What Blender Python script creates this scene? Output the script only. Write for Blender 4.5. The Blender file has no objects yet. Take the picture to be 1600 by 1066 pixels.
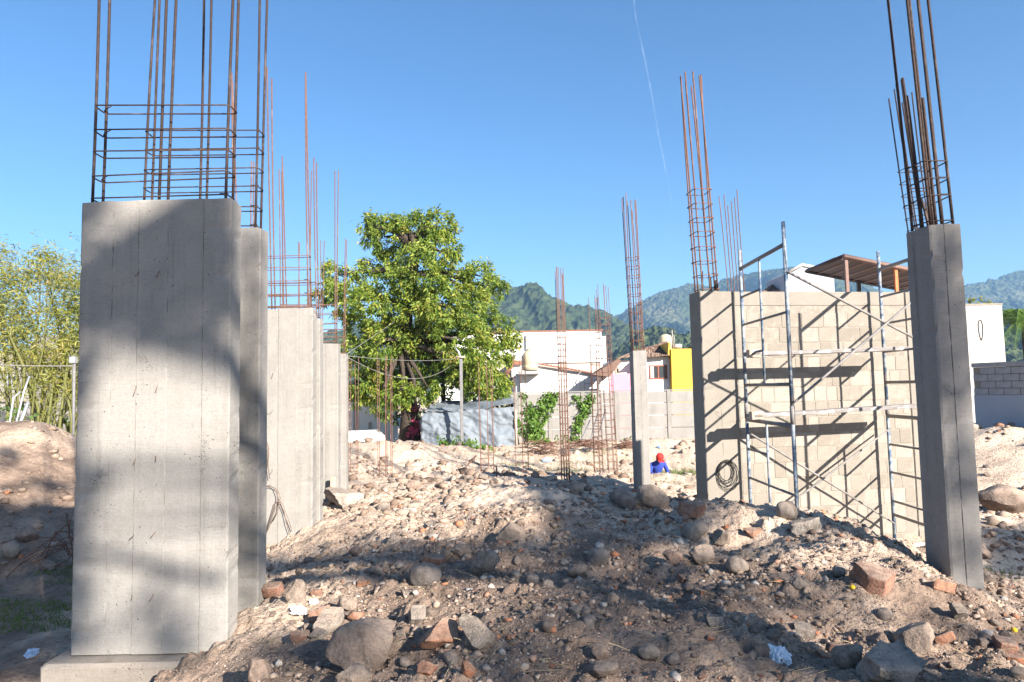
import bpy, bmesh, math, random
import numpy as np
from mathutils import Vector, Matrix, Euler
random.seed(7); RNG = np.random.default_rng(7)
R = math.radians
scene = bpy.context.scene
COL = scene.collection

# ------------------------------------------------------------------ camera
W0, H0, F = 1600.0, 1066.0, 1067.0          # photograph size and focal length in its pixels
PITCH, ROLL, EYE = R(4.07), R(-1.11), 2.5
camd = bpy.data.cameras.new('camera'); cam = bpy.data.objects.new('camera', camd); COL.objects.link(cam)
camd.sensor_fit = 'HORIZONTAL'; camd.sensor_width = 36.0; camd.lens = 36.0 * F / W0
camd.clip_start = 0.05; camd.clip_end = 30000
CM = Matrix.Translation((0, 0, EYE)) @ Matrix.Rotation(R(90) + PITCH, 4, 'X') @ Matrix.Rotation(ROLL, 4, 'Z')
cam.matrix_world = CM
scene.camera = cam
CR = np.array(CM.to_3x3())

# ------------------------------------------------------------------ light
SUN_AZ, SUN_EL = R(36), R(24)                # behind the viewer, to the right
SUND = Vector((math.sin(SUN_AZ) * math.cos(SUN_EL), -math.cos(SUN_AZ) * math.cos(SUN_EL), math.sin(SUN_EL)))
world = bpy.data.worlds.new('World'); scene.world = world; world.use_nodes = True
wn = world.node_tree.nodes; wl = world.node_tree.links
sky = wn.new('ShaderNodeTexSky'); sky.sky_type = 'NISHITA'; sky.sun_disc = False
sky.sun_elevation = SUN_EL; sky.sun_rotation = math.pi - SUN_AZ
sky.altitude = 200; sky.air_density = 1.0; sky.dust_density = 0.7; sky.ozone_density = 4.0
bg = wn['Background']; bg.inputs['Strength'].default_value = 0.057
hs = wn.new('ShaderNodeHueSaturation'); hs.inputs['Saturation'].default_value = 1.15
wl.new(sky.outputs['Color'], hs.inputs['Color']); wl.new(hs.outputs['Color'], bg.inputs['Color'])
sd = bpy.data.lights.new('sun', 'SUN'); sd.energy = 5.0; sd.angle = R(0.55); sd.color = (1.0, 0.93, 0.84)
so = bpy.data.objects.new('sun', sd); COL.objects.link(so)
so.rotation_euler = SUND.to_track_quat('Z', 'Y').to_euler()
vs = scene.view_settings; vs.view_transform = 'Standard'; vs.look = 'None'; vs.exposure = 1.83; vs.gamma = 1.0; vs.use_curve_mapping = False
scene.render.engine = 'CYCLES'
cy = scene.cycles; cy.use_denoising = True; cy.max_bounces = 6; cy.diffuse_bounces = 3; cy.glossy_bounces = 2
cy.transmission_bounces = 3; cy.transparent_max_bounces = 6; cy.volume_bounces = 0; cy.caustics_reflective = False; cy.caustics_refractive = False

# ------------------------------------------------------------------ helpers
def ray(px, py):
    return CR @ np.array([(px - W0 / 2) / F, -(py - H0 / 2) / F, -1.0])
def at(px, py, Y):
    d = ray(px, py); return Vector((d[0] * Y / d[1], Y, EYE + d[2] * Y / d[1]))
def tag(o, label=None, cat=None, group=None, kind=None):
    if label: o['label'] = label
    if cat: o['category'] = cat
    if group: o['group'] = group
    if kind: o['kind'] = kind
    return o
def empty(name, loc=(0, 0, 0), rz=0.0):
    o = bpy.data.objects.new(name, None); COL.objects.link(o); o.location = loc; o.rotation_euler = (0, 0, rz)
    o.empty_display_size = 0.1
    return o
def link(name, me, mat=None, parent=None, loc=(0, 0, 0), rot=(0, 0, 0), scale=(1, 1, 1)):
    o = bpy.data.objects.new(name, me); COL.objects.link(o)
    if mat is not None and not me.materials: me.materials.append(mat)
    o.parent = parent; o.location = loc; o.rotation_euler = rot; o.scale = scale
    return o
def np_mesh(name, V, Fc, smooth=False):
    V = np.asarray(V, dtype=np.float32); Fc = np.asarray(Fc, dtype=np.int32); n, k = Fc.shape
    me = bpy.data.meshes.new(name)
    me.vertices.add(len(V)); me.vertices.foreach_set('co', V.ravel())
    me.loops.add(n * k); me.loops.foreach_set('vertex_index', Fc.ravel())
    me.polygons.add(n); me.polygons.foreach_set('loop_start', np.arange(0, n * k, k, dtype=np.int32))
    me.polygons.foreach_set('loop_total', np.full(n, k, dtype=np.int32))
    if smooth: me.polygons.foreach_set('use_smooth', np.ones(n, dtype=bool))
    me.update(calc_edges=True); me.validate()
    return me

class MB:
    """collects shapes of ONE mesh"""
    def __init__(s): s.v = []; s.f = []; s.sm = []
    def add(s, vs_, fs_, smooth=False):
        b = len(s.v); s.v += [tuple(v) for v in vs_]; s.f += [[b + i for i in f] for f in fs_]; s.sm += [smooth] * len(fs_); return s
    def box(s, x0, x1, y0, y1, z0, z1, M=None, bev=0.0):
        if bev > 0:
            b = bev
            vs_ = []; 
            for z, i in ((z0, b), (z0 + b, 0), (z1 - b, 0), (z1, b)):
                vs_ += [(x0 + i + b, y0 + i, z), (x1 - i - b, y0 + i, z), (x1 - i, y0 + i + b, z), (x1 - i, y1 - i - b, z),
                        (x1 - i - b, y1 - i, z), (x0 + i + b, y1 - i, z), (x0 + i, y1 - i - b, z), (x0 + i, y0 + i + b, z)]
            fs_ = [list(range(7, -1, -1)), list(range(24, 32))]
            for k in range(3):
                for j in range(8):
                    a = k * 8; fs_.append([a + j, a + (j + 1) % 8, a + 8 + (j + 1) % 8, a + 8 + j])
        else:
            vs_ = [(x0, y0, z0), (x1, y0, z0), (x1, y1, z0), (x0, y1, z0), (x0, y0, z1), (x1, y0, z1), (x1, y1, z1), (x0, y1, z1)]
            fs_ = [(3, 2, 1, 0), (4, 5, 6, 7), (0, 1, 5, 4), (1, 2, 6, 5), (2, 3, 7, 6), (3, 0, 4, 7)]
        if M is not None: vs_ = [M @ Vector(v) for v in vs_]
        return s.add(vs_, fs_)
    def tube(s, pts, r, n=6, closed=False, cap=True):
        pts = [Vector(p) for p in pts]; m = len(pts)
        rs = r if isinstance(r, (list, tuple)) else [r] * m
        base = len(s.v); prevn = None
        for i, p in enumerate(pts):
            if closed: t = pts[(i + 1) % m] - pts[i - 1]
            else: t = pts[min(i + 1, m - 1)] - pts[max(i - 1, 0)]
            t = t.normalized() if t.length > 1e-9 else Vector((0, 0, 1))
            if prevn is None:
                a = Vector((0, 0, 1)) if abs(t.z) < 0.9 else Vector((1, 0, 0)); nn = t.cross(a).normalized()
            else:
                nn = prevn - t * prevn.dot(t); nn = nn.normalized() if nn.length > 1e-6 else t.orthogonal().normalized()
            prevn = nn; bb = t.cross(nn)
            for k in range(n):
                a = 2 * math.pi * k / n
                s.v.append(tuple(p + (nn * math.cos(a) + bb * math.sin(a)) * rs[i]))
        segs = m if closed else m - 1
        for i in range(segs):
            j = (i + 1) % m
            for k in range(n):
                s.f.append([base + i * n + k, base + i * n + (k + 1) % n, base + j * n + (k + 1) % n, base + j * n + k]); s.sm.append(True)
        if cap and not closed:
            s.f.append([base + k for k in range(n - 1, -1, -1)]); s.sm.append(False)
            s.f.append([base + (m - 1) * n + k for k in range(n)]); s.sm.append(False)
        return s
    def lathe(s, prof, n=24, c=(0, 0, 0), cap=True):
        b = len(s.v)
        for (r, z) in prof:
            for k in range(n):
                a = 2 * math.pi * k / n; s.v.append((c[0] + r * math.cos(a), c[1] + r * math.sin(a), c[2] + z))
        for i in range(len(prof) - 1):
            for k in range(n):
                s.f.append([b + i * n + k, b + i * n + (k + 1) % n, b + (i + 1) * n + (k + 1) % n, b + (i + 1) * n + k]); s.sm.append(True)
        if cap:
            s.f.append([b + k for k in range(n - 1, -1, -1)]); s.sm.append(False)
            q = b + (len(prof) - 1) * n; s.f.append([q + k for k in range(n)]); s.sm.append(False)
        return s
    def prism(s, poly, a0, a1, axis='y'):
        n = len(poly)
        def mk(u, v, w): return {'y': (u, w, v), 'x': (w, u, v), 'z': (u, v, w)}[axis]
        vs_ = [mk(u, v, a0) for u, v in poly] + [mk(u, v, a1) for u, v in poly]
        fs_ = [list(range(n)), list(range(2 * n - 1, n - 1, -1))] + [[j, n + j, n + (j + 1) % n, (j + 1) % n] for j in range(n)]
        return s.add(vs_, fs_)
    def mesh(s, name):
        me = bpy.data.meshes.new(name); me.from_pydata(s.v, [], s.f)
        me.polygons.foreach_set('use_smooth', s.sm); me.update()
        bm = bmesh.new(); bm.from_mesh(me); bmesh.ops.recalc_face_normals(bm, faces=bm.faces); bm.to_mesh(me); bm.free()
        return me
    def build(s, name, mat, parent=None, loc=(0, 0, 0), rz=0.0):
        return link(name, s.mesh(name), mat, parent, loc, (0, 0, rz))

# numpy value noise
def _hash(ix, iy, seed):
    h = (ix.astype(np.int64) * 374761393 + iy.astype(np.int64) * 668265263 + seed * 1442695041) & 0xFFFFFFFF
    h = ((h ^ (h >> 13)) * 1274126177) & 0xFFFFFFFF
    return ((h ^ (h >> 16)) & 0xFFFFFF) / float(0xFFFFFF)
def vnoise(x, y, seed=0):
    ix = np.floor(x); iy = np.floor(y); fx = x - ix; fy = y - iy
    fx = fx * fx * fx * (fx * (fx * 6 - 15) + 10); fy = fy * fy * fy * (fy * (fy * 6 - 15) + 10)
    a = _hash(ix, iy, seed); b = _hash(ix + 1, iy, seed); c = _hash(ix, iy + 1, seed); d = _hash(ix + 1, iy + 1, seed)
    return (a * (1 - fx) + b * fx) * (1 - fy) + (c * (1 - fx) + d * fx) * fy - 0.5
def fbm(x, y, octv=4, seed=0, gain=0.5):
    r = 0; a = 1.0
    for o in range(octv):
        r = r + a * vnoise(x * 2 ** o + 17.3 * o, y * 2 ** o - 9.1 * o, seed + o); a *= gain
    return r

# ------------------------------------------------------------------ materials
class NT:
    def __init__(s, name):
        s.m = bpy.data.materials.new(name); s.m.use_nodes = True; s.t = s.m.node_tree; s.n = s.t.nodes; s.l = s.t.links
        s.p = s.n['Principled BSDF']; s.out = s.n['Material Output']; s.p.inputs['Roughness'].default_value = 0.85
        s.p.inputs['Specular IOR Level'].default_value = 0.25
        s.tc = s.n.new('ShaderNodeTexCoord')
    def lk(s, a, b): s.l.new(a, b)
    def mapped(s, sc=(1, 1, 1), coord='Object'):
        mp = s.n.new('ShaderNodeMapping'); mp.inputs['Scale'].default_value = sc if hasattr(sc, '__len__') else (sc,) * 3
        s.lk(s.tc.outputs[coord], mp.inputs['Vector']); return mp.outputs['Vector']
    def noise(s, scale, detail=4, rough=0.55, sc=(1, 1, 1), coord='Object', dist=0.0):
        x = s.n.new('ShaderNodeTexNoise'); x.inputs['Scale'].default_value = scale; x.inputs['Detail'].default_value = detail
        x.inputs['Roughness'].default_value = rough; x.inputs['Distortion'].default_value = dist
        s.lk(s.mapped(sc, coord), x.inputs['Vector']); return x.outputs['Fac']
    def voro(s, scale, sc=(1, 1, 1), feature='F1', coord='Object'):
        x = s.n.new('ShaderNodeTexVoronoi'); x.feature = feature; x.inputs['Scale'].default_value = scale
        s.lk(s.mapped(sc, coord), x.inputs['Vector']); return x.outputs['Distance']
    def ramp(s, fac, stops, interp='LINEAR'):
        r = s.n.new('ShaderNodeValToRGB'); cr = r.color_ramp; cr.interpolation = interp
        while len(cr.elements) > 1: cr.elements.remove(cr.elements[-1])
        for i, (p, c) in enumerate(stops):
            e = cr.elements[0] if i == 0 else cr.elements.new(p)
            e.position = p; e.color = (c, c, c, 1) if not hasattr(c, '__len__') else (*c, 1)
        s.lk(fac, r.inputs['Fac']); return r.outputs['Color']
    def mix(s, fac, a, b, mode='MIX'):
        x = s.n.new('ShaderNodeMix'); x.data_type = 'RGBA'; x.blend_type = mode
        for sock, v in ((x.inputs[0], fac), (x.inputs[6], a), (x.inputs[7], b)):
            if hasattr(v, 'links') or hasattr(v, 'is_linked'): s.lk(v, sock)
            elif hasattr(v, '__len__'): sock.default_value = (*v, 1)
            elif sock == x.inputs[0]: sock.default_value = float(v)
            else: sock.default_value = (v, v, v, 1)
        return x.outputs[2]
    def math(s, op, a, b=0.0):
        x = s.n.new('ShaderNodeMath'); x.operation = op
        for sock, v in ((x.inputs[0], a), (x.inputs[1], b)):
            if hasattr(v, 'is_linked'): s.lk(v, sock)
            else: sock.default_value = v
        return x.outputs[0]
    def bump(s, h, strength=0.5, dist=0.01, prev=None):
        b = s.n.new('ShaderNodeBump'); b.inputs['Strength'].default_value = strength; b.inputs['Distance'].default_value = dist
        s.lk(h, b.inputs['Height'])
        if prev is not None: s.lk(prev, b.inputs['Normal'])
        return b.outputs['Normal']
    def fin(s, col=None, rough=None, nrm=None, metal=None):
        if col is not None:
            if hasattr(col, 'is_linked'): s.lk(col, s.p.inputs['Base Color'])
            else: s.p.inputs['Base Color'].default_value = (*col, 1)
        if rough is not None:
            if hasattr(rough, 'is_linked'): s.lk(rough, s.p.inputs['Roughness'])
            else: s.p.inputs['Roughness'].default_value = rough
        if nrm is not None: s.lk(nrm, s.p.inputs['Normal'])
        if metal is not None: s.p.inputs['Metallic'].default_value = metal
        return s.m

def m_concrete(name, base=(.40, .375, .345), dark=(.23, .215, .2), streak=1.0):
    t = NT(name); light = [min(1, x * 1.22) for x in base]; oi = t.n.new('ShaderNodeObjectInfo')
    big = t.noise(.9, 6, .62); blot = t.noise(3.3, 6, .68); st = t.noise(2.4, 5, .62, (3.0, 3.0, .22)); fine = t.noise(70, 3, .6); drip = t.noise(5.5, 4, .6, (2.2, 2.2, .10))
    grain = t.noise(9, 4, .65, (.55, .55, 20)); mic = t.noise(22, 5, .7)
    c = t.mix(t.ramp(big, [(.42, 0), (.66, .6)]), base, dark)
    c = t.mix(t.ramp(blot, [(.54, 0), (.74, .5)]), c, light)
    c = t.mix(t.ramp(st, [(.48, 0), (.72, .45 * streak)]), c, light)
    c = t.mix(t.ramp(drip, [(.28, .6 * streak), (.40, 0)]), c, dark)
    c = t.mix(t.ramp(grain, [(.32, .5), (.44, 0)]), c, dark)
    c = t.mix(t.ramp(mic, [(.28, .4), (.42, 0)]), c, [x * .75 for x in dark])
    c = t.mix(t.ramp(fine, [(.35, .2), (.62, 0)]), c, [x * .6 for x in dark])
    holes = t.ramp(t.voro(21), [(.0, 1), (.07, 1), (.11, 0)]); sel = t.ramp(t.noise(4.2, 3), [(.49, 0), (.55, 1)]); hs_ = t.math('MULTIPLY', holes, sel)
    hon = t.math('MULTIPLY', t.ramp(t.voro(75), [(.2, 1), (.42, 0)]), t.ramp(t.noise(1.7, 4, .6), [(.61, 0), (.67, 1)]))
    hs_ = t.math('MAXIMUM', hs_, hon)
    c = t.mix(hs_, c, [x * .4 for x in dark])
    n1 = t.bump(grain, .35, .006); n2 = t.bump(fine, .3, .004, n1); n2 = t.bump(mic, .35, .008, n2); n3 = t.bump(t.math('SUBTRACT', 1.0, hs_), .7, .012, n2)
    return t.fin(c, .92, n3)
def m_plain(name, col, var=.12, scale=3.0, rough=.85, bump=.15, bscale=40, bdist=.004, grime=0.0, metal=None):
    t = NT(name); n = t.noise(scale, 5, .6)
    c = t.mix(t.ramp(n, [(.3, 0), (.7, 1)]), [x * (1 - var) for x in col], [min(1, x * (1 + var)) for x in col])
    if grime > 0:
        g = t.noise(1.2, 5, .65, (1.5, 1.5, .35)); c = t.mix(t.ramp(g, [(.5, 0), (.72, grime)]), c, [x * .42 for x in col])
    return t.fin(c, rough, t.bump(t.noise(bscale, 4, .6), bump, bdist), metal)
def m_rock(name, stops, bump=.6, speck=.25):
    t = NT(name); oi = t.n.new('ShaderNodeObjectInfo')
    base = t.ramp(oi.outputs['Random'], stops)
    n = t.noise(3.2, 6, .7); f = t.noise(24, 5, .68)
    c = t.mix(t.ramp(n, [(.36, .65), (.58, 0)]), base, (.085, .068, .056))
    c = t.mix(t.ramp(f, [(.3, .5), (.48, 0)]), c, (.085, .068, .056))
    dust = t.n.new('ShaderNodeNewGeometry'); sx = t.n.new('ShaderNodeSeparateXYZ'); t.lk(dust.outputs['Normal'], sx.inputs[0])
    up = t.math('MULTIPLY', t.ramp(sx.outputs[2], [(.2, 0), (.8, .8)]), t.ramp(n, [(.42, .25), (.56, 1)]))
    c = t.mix(up, c, (.36, .27, .205))
    c = t.mix(t.ramp(f, [(.56, 0), (.72, speck)]), c, (.5, .46, .42))
    b1 = t.bump(n, bump, .05); b2 = t.bump(f, .8, .016, b1)
    return t.fin(c, .93, b2)
def m_leaf(name, stops, trans=.35):
    t = NT(name); g = t.n.new('ShaderNodeNewGeometry')
    cl = t.noise(1.1, 3, .6); fac = t.math('ADD', t.math('MULTIPLY', g.outputs['Random Per Island'], .62), t.math('MULTIPLY', t.ramp(cl, [(.36, 0), (.64, 1)]), .38))
    c = t.ramp(fac, stops)
    t.fin(c, .5); t.p.inputs['Specular IOR Level'].default_value = .35
    tr = t.n.new('ShaderNodeBsdfTranslucent'); t.lk(t.mix(.5, c, (.25, .32, .03)), tr.inputs['Color'])
    mx = t.n.new('ShaderNodeMixShader'); mx.inputs[0].default_value = trans
    t.lk(t.p.outputs[0], mx.inputs[1]); t.lk(tr.outputs[0], mx.inputs[2]); t.lk(mx.outputs[0], t.out.inputs['Surface'])
    return t.m
def m_island(name, stops, rough=.9, bump=.4, bscale=40):
    t = NT(name); g = t.n.new('ShaderNodeNewGeometry')
    c = t.ramp(g.outputs['Random Per Island'], stops); n = t.noise(bscale, 3, .6)
    c = t.mix(t.ramp(n, [(.3, .45), (.6, 0)]), c, (.08, .065, .055))
    return t.fin(c, rough, t.bump(n, bump, .006))

def m_soil():
    t = NT('soil')
    a = t.noise(.5, 5, .6); b = t.noise(2.6, 6, .65); c1 = t.noise(15, 6, .7); d = t.noise(80, 4, .65); e = t.voro(34)
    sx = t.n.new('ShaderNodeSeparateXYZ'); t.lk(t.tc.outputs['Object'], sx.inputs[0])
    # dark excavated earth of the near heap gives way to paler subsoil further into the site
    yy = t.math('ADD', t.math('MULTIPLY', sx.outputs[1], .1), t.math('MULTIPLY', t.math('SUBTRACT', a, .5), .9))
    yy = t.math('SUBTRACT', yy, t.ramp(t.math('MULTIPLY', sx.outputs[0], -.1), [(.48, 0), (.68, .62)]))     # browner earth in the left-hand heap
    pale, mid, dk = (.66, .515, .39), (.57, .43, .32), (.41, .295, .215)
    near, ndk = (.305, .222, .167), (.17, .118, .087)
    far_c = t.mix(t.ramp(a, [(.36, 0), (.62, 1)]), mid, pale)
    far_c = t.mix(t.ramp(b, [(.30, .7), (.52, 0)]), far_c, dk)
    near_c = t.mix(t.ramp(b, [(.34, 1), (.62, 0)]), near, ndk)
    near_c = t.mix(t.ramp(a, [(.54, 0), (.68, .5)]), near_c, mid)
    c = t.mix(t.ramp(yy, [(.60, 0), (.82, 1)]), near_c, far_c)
    c = t.mix(t.ramp(c1, [(.34, .7), (.5, 0)]), c, (.13, .092, .07))
    c = t.mix(t.ramp(c1, [(.6, 0), (.76, .4)]), c, (.5, .4, .315))
    c = t.mix(t.ramp(d, [(.64, 0), (.75, .45)]), c, (.52, .44, .365))
    h = t.math('ADD', t.math('MULTIPLY', c1, .7), t.math('MULTIPLY', d, .3))
    h = t.math('ADD', h, t.math('MULTIPLY', e, .25))
    n = t.bump(h, 1.0, .045)
    return t.fin(c, .97, n)

M = {}
M['soil'] = m_soil()
M['concrete'] = m_concrete('board_marked_concrete', (.29, .271, .247), (.172, .159, .142), 1.0)
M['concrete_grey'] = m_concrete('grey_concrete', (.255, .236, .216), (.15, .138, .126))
M['footing'] = m_concrete('footing_concrete', (.27, .235, .2), (.13, .11, .092), .6)
def m_block():
    t = NT('cement_block'); oi = t.n.new('ShaderNodeObjectInfo'); b = t.ramp(oi.outputs['Random'], [(0, (.215, .188, .156)), (.5, (.262, .231, .194)), (1, (.30, .27, .232))])
    n = t.noise(7, 6, .7); f = t.noise(55, 4, .65); w = t.noise(2.2, 4, .6, coord='Object')
    c = t.mix(t.ramp(n, [(.32, .45), (.5, 0)]), b, (.16, .138, .112)); c = t.mix(t.ramp(n, [(.56, 0), (.7, .5)]), c, (.34, .305, .262)); c = t.mix(t.ramp(f, [(.3, .4), (.45, 0)]), c, (.13, .112, .09))
    return t.fin(c, .95, t.bump(f, .7, .008, t.bump(n, .5, .02)))
M['block'] = m_block()
M['mortar'] = m_plain('mortar', (.255, .225, .187), .2, 14, .97, .9, 55, .012, .1)
M['pier'] = m_concrete('pale_pier_concrete', (.255, .228, .193), (.19, .168, .142), .6)
def m_rust(name, a, b, c_):
    t = NT(name); n = t.noise(30, 4, .6); w = t.n.new('ShaderNodeTexWave'); w.wave_type = 'BANDS'; w.bands_direction = 'Z'
    w.inputs['Scale'].default_value = 18; w.inputs['Distortion'].default_value = .2
    t.lk(t.mapped((1, 1, 1)), w.inputs['Vector'])
    oi = t.n.new('ShaderNodeObjectInfo')
    c = t.mix(t.ramp(n, [(.35, 0), (.65, 1)]), a, b)
    c = t.mix(t.ramp(t.noise(5, 3), [(.55, 0), (.7, .8)]), c, c_)
    c = t.mix(t.math('MULTIPLY', oi.outputs['Random'], .35), c, a)
    return t.fin(c, .75, t.bump(w.outputs['Fac'], .5, .004), .15)
M['rebar_dark'] = m_rust('shade_dark_rebar', (.032, .023, .02), (.07, .042, .034), (.13, .10, .09))  # same bars, colour darkened to stand for shade and backlight
M['rebar'] = m_rust('rusty_rebar', (.13, .066, .046), (.2, .11, .08), (.27, .185, .15))
M['rebar_wire'] = m_plain('tie_wire', (.16, .11, .085), .3, 20, .7)
def m_scaf():
    t = NT('flaking_scaffold_paint'); n = t.noise(9, 6, .7); n2 = t.noise(3, 3)
    c = t.mix(t.ramp(n, [(.44, 0), (.56, 1)]), (.06, .10, .16), (.27, .295, .31))
    c = t.mix(t.ramp(n2, [(.55, 0), (.7, .8)]), c, (.30, .24, .2))
    return t.fin(c, .55, t.bump(n, .2, .003))
M['scaffold'] = m_scaf()
M['scaf_grey'] = m_plain('scaffold_grey', (.2, .185, .175), .3, 8, .6, .2)
def m_wood(name, a, b):
    t = NT(name); g = t.noise(5, 5, .6, (1, 9, 9)); c = t.mix(t.ramp(g, [(.3, 0), (.7, 1)]), a, b)
    s_ = t.noise(6, 4, .7); c = t.mix(t.ramp(s_, [(.52, 0), (.62, .85)]), c, (.42, .405, .39))
    return t.fin(c, .85, t.bump(g, .3, .004))
M['plank'] = m_wood('mortar_splashed_plank', (.16, .14, .13), (.28, .265, .26))
M['wood'] = m_wood('weathered_wood', (.33, .25, .18), (.48, .38, .29))
M['white'] = m_plain('white_plaster', (.72, .71, .69), .03, 2, .9, .1, 30, .004, .06)
M['whitegrimy'] = m_plain('stained_white_plaster', (.42, .40, .375), .06, 2, .9, .2, 25, .004, .45)
M['cream'] = m_plain('cream_plaster', (.46, .37, .315), .05, 2, .9, .1)
M['pink'] = m_plain('pink_plaster', (.58, .24, .31), .05, 2, .9, .1)
M['yellow'] = m_plain('yellow_plaster', (.60, .36, .055), .05, 2, .9, .1)
M['bluewhite'] = m_plain('bluish_white_paint_and_shade', (.33, .355, .40), .04, 2, .9, .1)  # paint on the low wall; on the gabled house it stands for shade
M['perimeter'] = m_plain('rendered_wall', (.21, .198, .182), .14, 1.2, .95, .3, 18, .008, .3)
M['perimeter2'] = m_plain('rendered_wall_panel', (.232, .22, .205), .12, 1.6, .95, .4, 14, .008, .3)
M['greyblock'] = m_plain('grey_block', (.31, .30, .30), .14, 6, .95, .4, 40, .006, .15)
M['tile'] = m_island('clay_tile', [(0, (.10, .06, .045)), (.5, (.16, .095, .07)), (1, (.28, .2, .155))], .9, .3)
M['redtile'] = m_island('red_clay_tile', [(0, (.22, .085, .055)), (1, (.32, .14, .095))], .9, .3)
M['glass'] = m_plain('dark_window_glass', (.035, .04, .045), .1, 3, .08, 0)
M['curtain'] = m_plain('curtain', (.55, .53, .5), .08, 6)
M['frame_red'] = m_plain('red_brown_frame', (.24, .08, .05), .1, 8, .5)
M['dark'] = m_plain('dark_metal', (.05, .045, .045), .2, 8, .5)
M['steel'] = m_plain('galvanised_steel', (.42, .43, .44), .1, 8, .4, .1, metal=.5)
M['postgrey'] = m_plain('grey_post_paint', (.17, .165, .165), .2, 8, .6)
M['tank'] = m_plain('beige_tank', (.44, .37, .25), .05, 4, .6, .05)
M['tarp'] = m_plain('silver_tarp', (.15, .172, .195), .16, 5, .62, .5, 9, .03, .1)
M['roofmetal'] = m_plain('rusty_red_roof', (.035, .015, .011), .25, 4, .7, .2)
M['roofframe'] = m_plain('pale_orange_frame', (.2, .125, .10), .2, 6, .7)
M['orangeframe'] = m_plain('orange_primer', (.52, .16, .06), .2, 6, .7)
M['white_bag'] = m_plain('white_plastic', (.76, .76, .77), .05, 6, .45, .6, 14, .02)
M['blue_bag'] = m_plain('pale_blue_plastic', (.42, .55, .72), .1, 6, .45, .6, 14, .02)
M['cable'] = m_plain('black_cable', (.035, .033, .03), .2, 8, .6)
M['whitecable'] = m_plain('pale_cable', (.24, .23, .205), .1, 8, .6)
M['bark'] = m_plain('bark', (.055, .042, .033), .35, 8, .95, .9, 14, .04)
M['cane'] = m_island('bamboo_cane', [(0, (.13, .10, .045)), (.45, (.155, .145, .04)), (.7, (.10, .115, .03)), (1, (.2, .155, .10))], .7, .2)
M['mango'] = m_leaf('mango_leaf', [(0, (.05, .10, .02)), (.3, (.10, .17, .025)), (.58, (.2, .27, .04)), (.84, (.36, .37, .06)), (.93, (.44, .34, .08)), (1, (.40, .22, .08))], .4)
M['shadeleaf'] = m_leaf('dark_leaf', [(0, (.04, .08, .02)), (1, (.09, .14, .03))], .15)
M['bambooleaf'] = m_leaf('bamboo_leaf', [(0, (.12, .15, .03)), (.5, (.24, .25, .05)), (.85, (.34, .29, .08)), (1, (.38, .24, .12))], .35)
M['bush'] = m_leaf('bush_leaf', [(0, (.05, .12, .02)), (.6, (.12, .22, .04)), (1, (.22, .32, .06))], .3)
M['palmleaf'] = m_leaf('palm_leaf', [(0, (.10, .14, .06)), (1, (.22, .26, .13))], .25)
M['darkpalm'] = m_leaf('green_palm_leaf', [(0, (.05, .12, .02)), (1, (.14, .22, .04))], .25)
M['grass'] = m_leaf('grass_blade', [(0, (.05, .10, .02)), (.6, (.10, .16, .03)), (1, (.26, .23, .09))], .25)
M['straw'] = m_island('dry_straw', [(0, (.24, .18, .11)), (1, (.48, .38, .24))], .9, .1)
M['petal'] = m_leaf('magenta_petal', [(0, (.55, .04, .16)), (1, (.75, .10, .25))], .3)
M['yellowpetal'] = m_plain('yellow_fruit', (.80, .50, .04), .1, 20)
M['rock'] = m_rock('field_stone', [(0, (.22, .16, .128)), (.35, (.29, .22, .175)), (.7, (.37, .285, .22)), (1, (.27, .165, .125))])
M['cobble'] = m_rock('river_cobble', [(0, (.2, .17, .15)), (.5, (.27, .225, .19)), (1, (.35, .28, .22))], .25, .3)
M['brick'] = m_rock('broken_brick', [(0, (.40, .15, .075)), (.5, (.44, .215, .13)), (1, (.32, .17, .12))], .5, .25)
M['rubbleconc'] = m_rock('broken_concrete', [(0, (.27, .225, .185)), (.5, (.34, .288, .24)), (1, (.41, .36, .315))], .8, .5)
M['pebble'] = m_island('pebble', [(0, (.16, .11, .08)), (.3, (.24, .17, .125)), (.6, (.31, .225, .168)), (.87, (.38, .295, .23)), (.95, (.45, .38, .32)), (.98, (.40, .17, .085)), (1, (.22, .19, .17))])
M['shirt'] = m_plain('blue_sweater', (.03, .055, .28), .15, 8, .9)
M['trousers'] = m_plain('dark_trousers', (.035, .04, .06), .15, 8, .9)
M['cap'] = m_plain('red_cap', (.55, .03, .025), .1, 8, .8)
M['skin'] = m_plain('skin', (.30, .16, .10), .08, 8, .6)
M['hair'] = m_plain('black_hair', (.02, .015, .012), .1, 8, .6)

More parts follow.
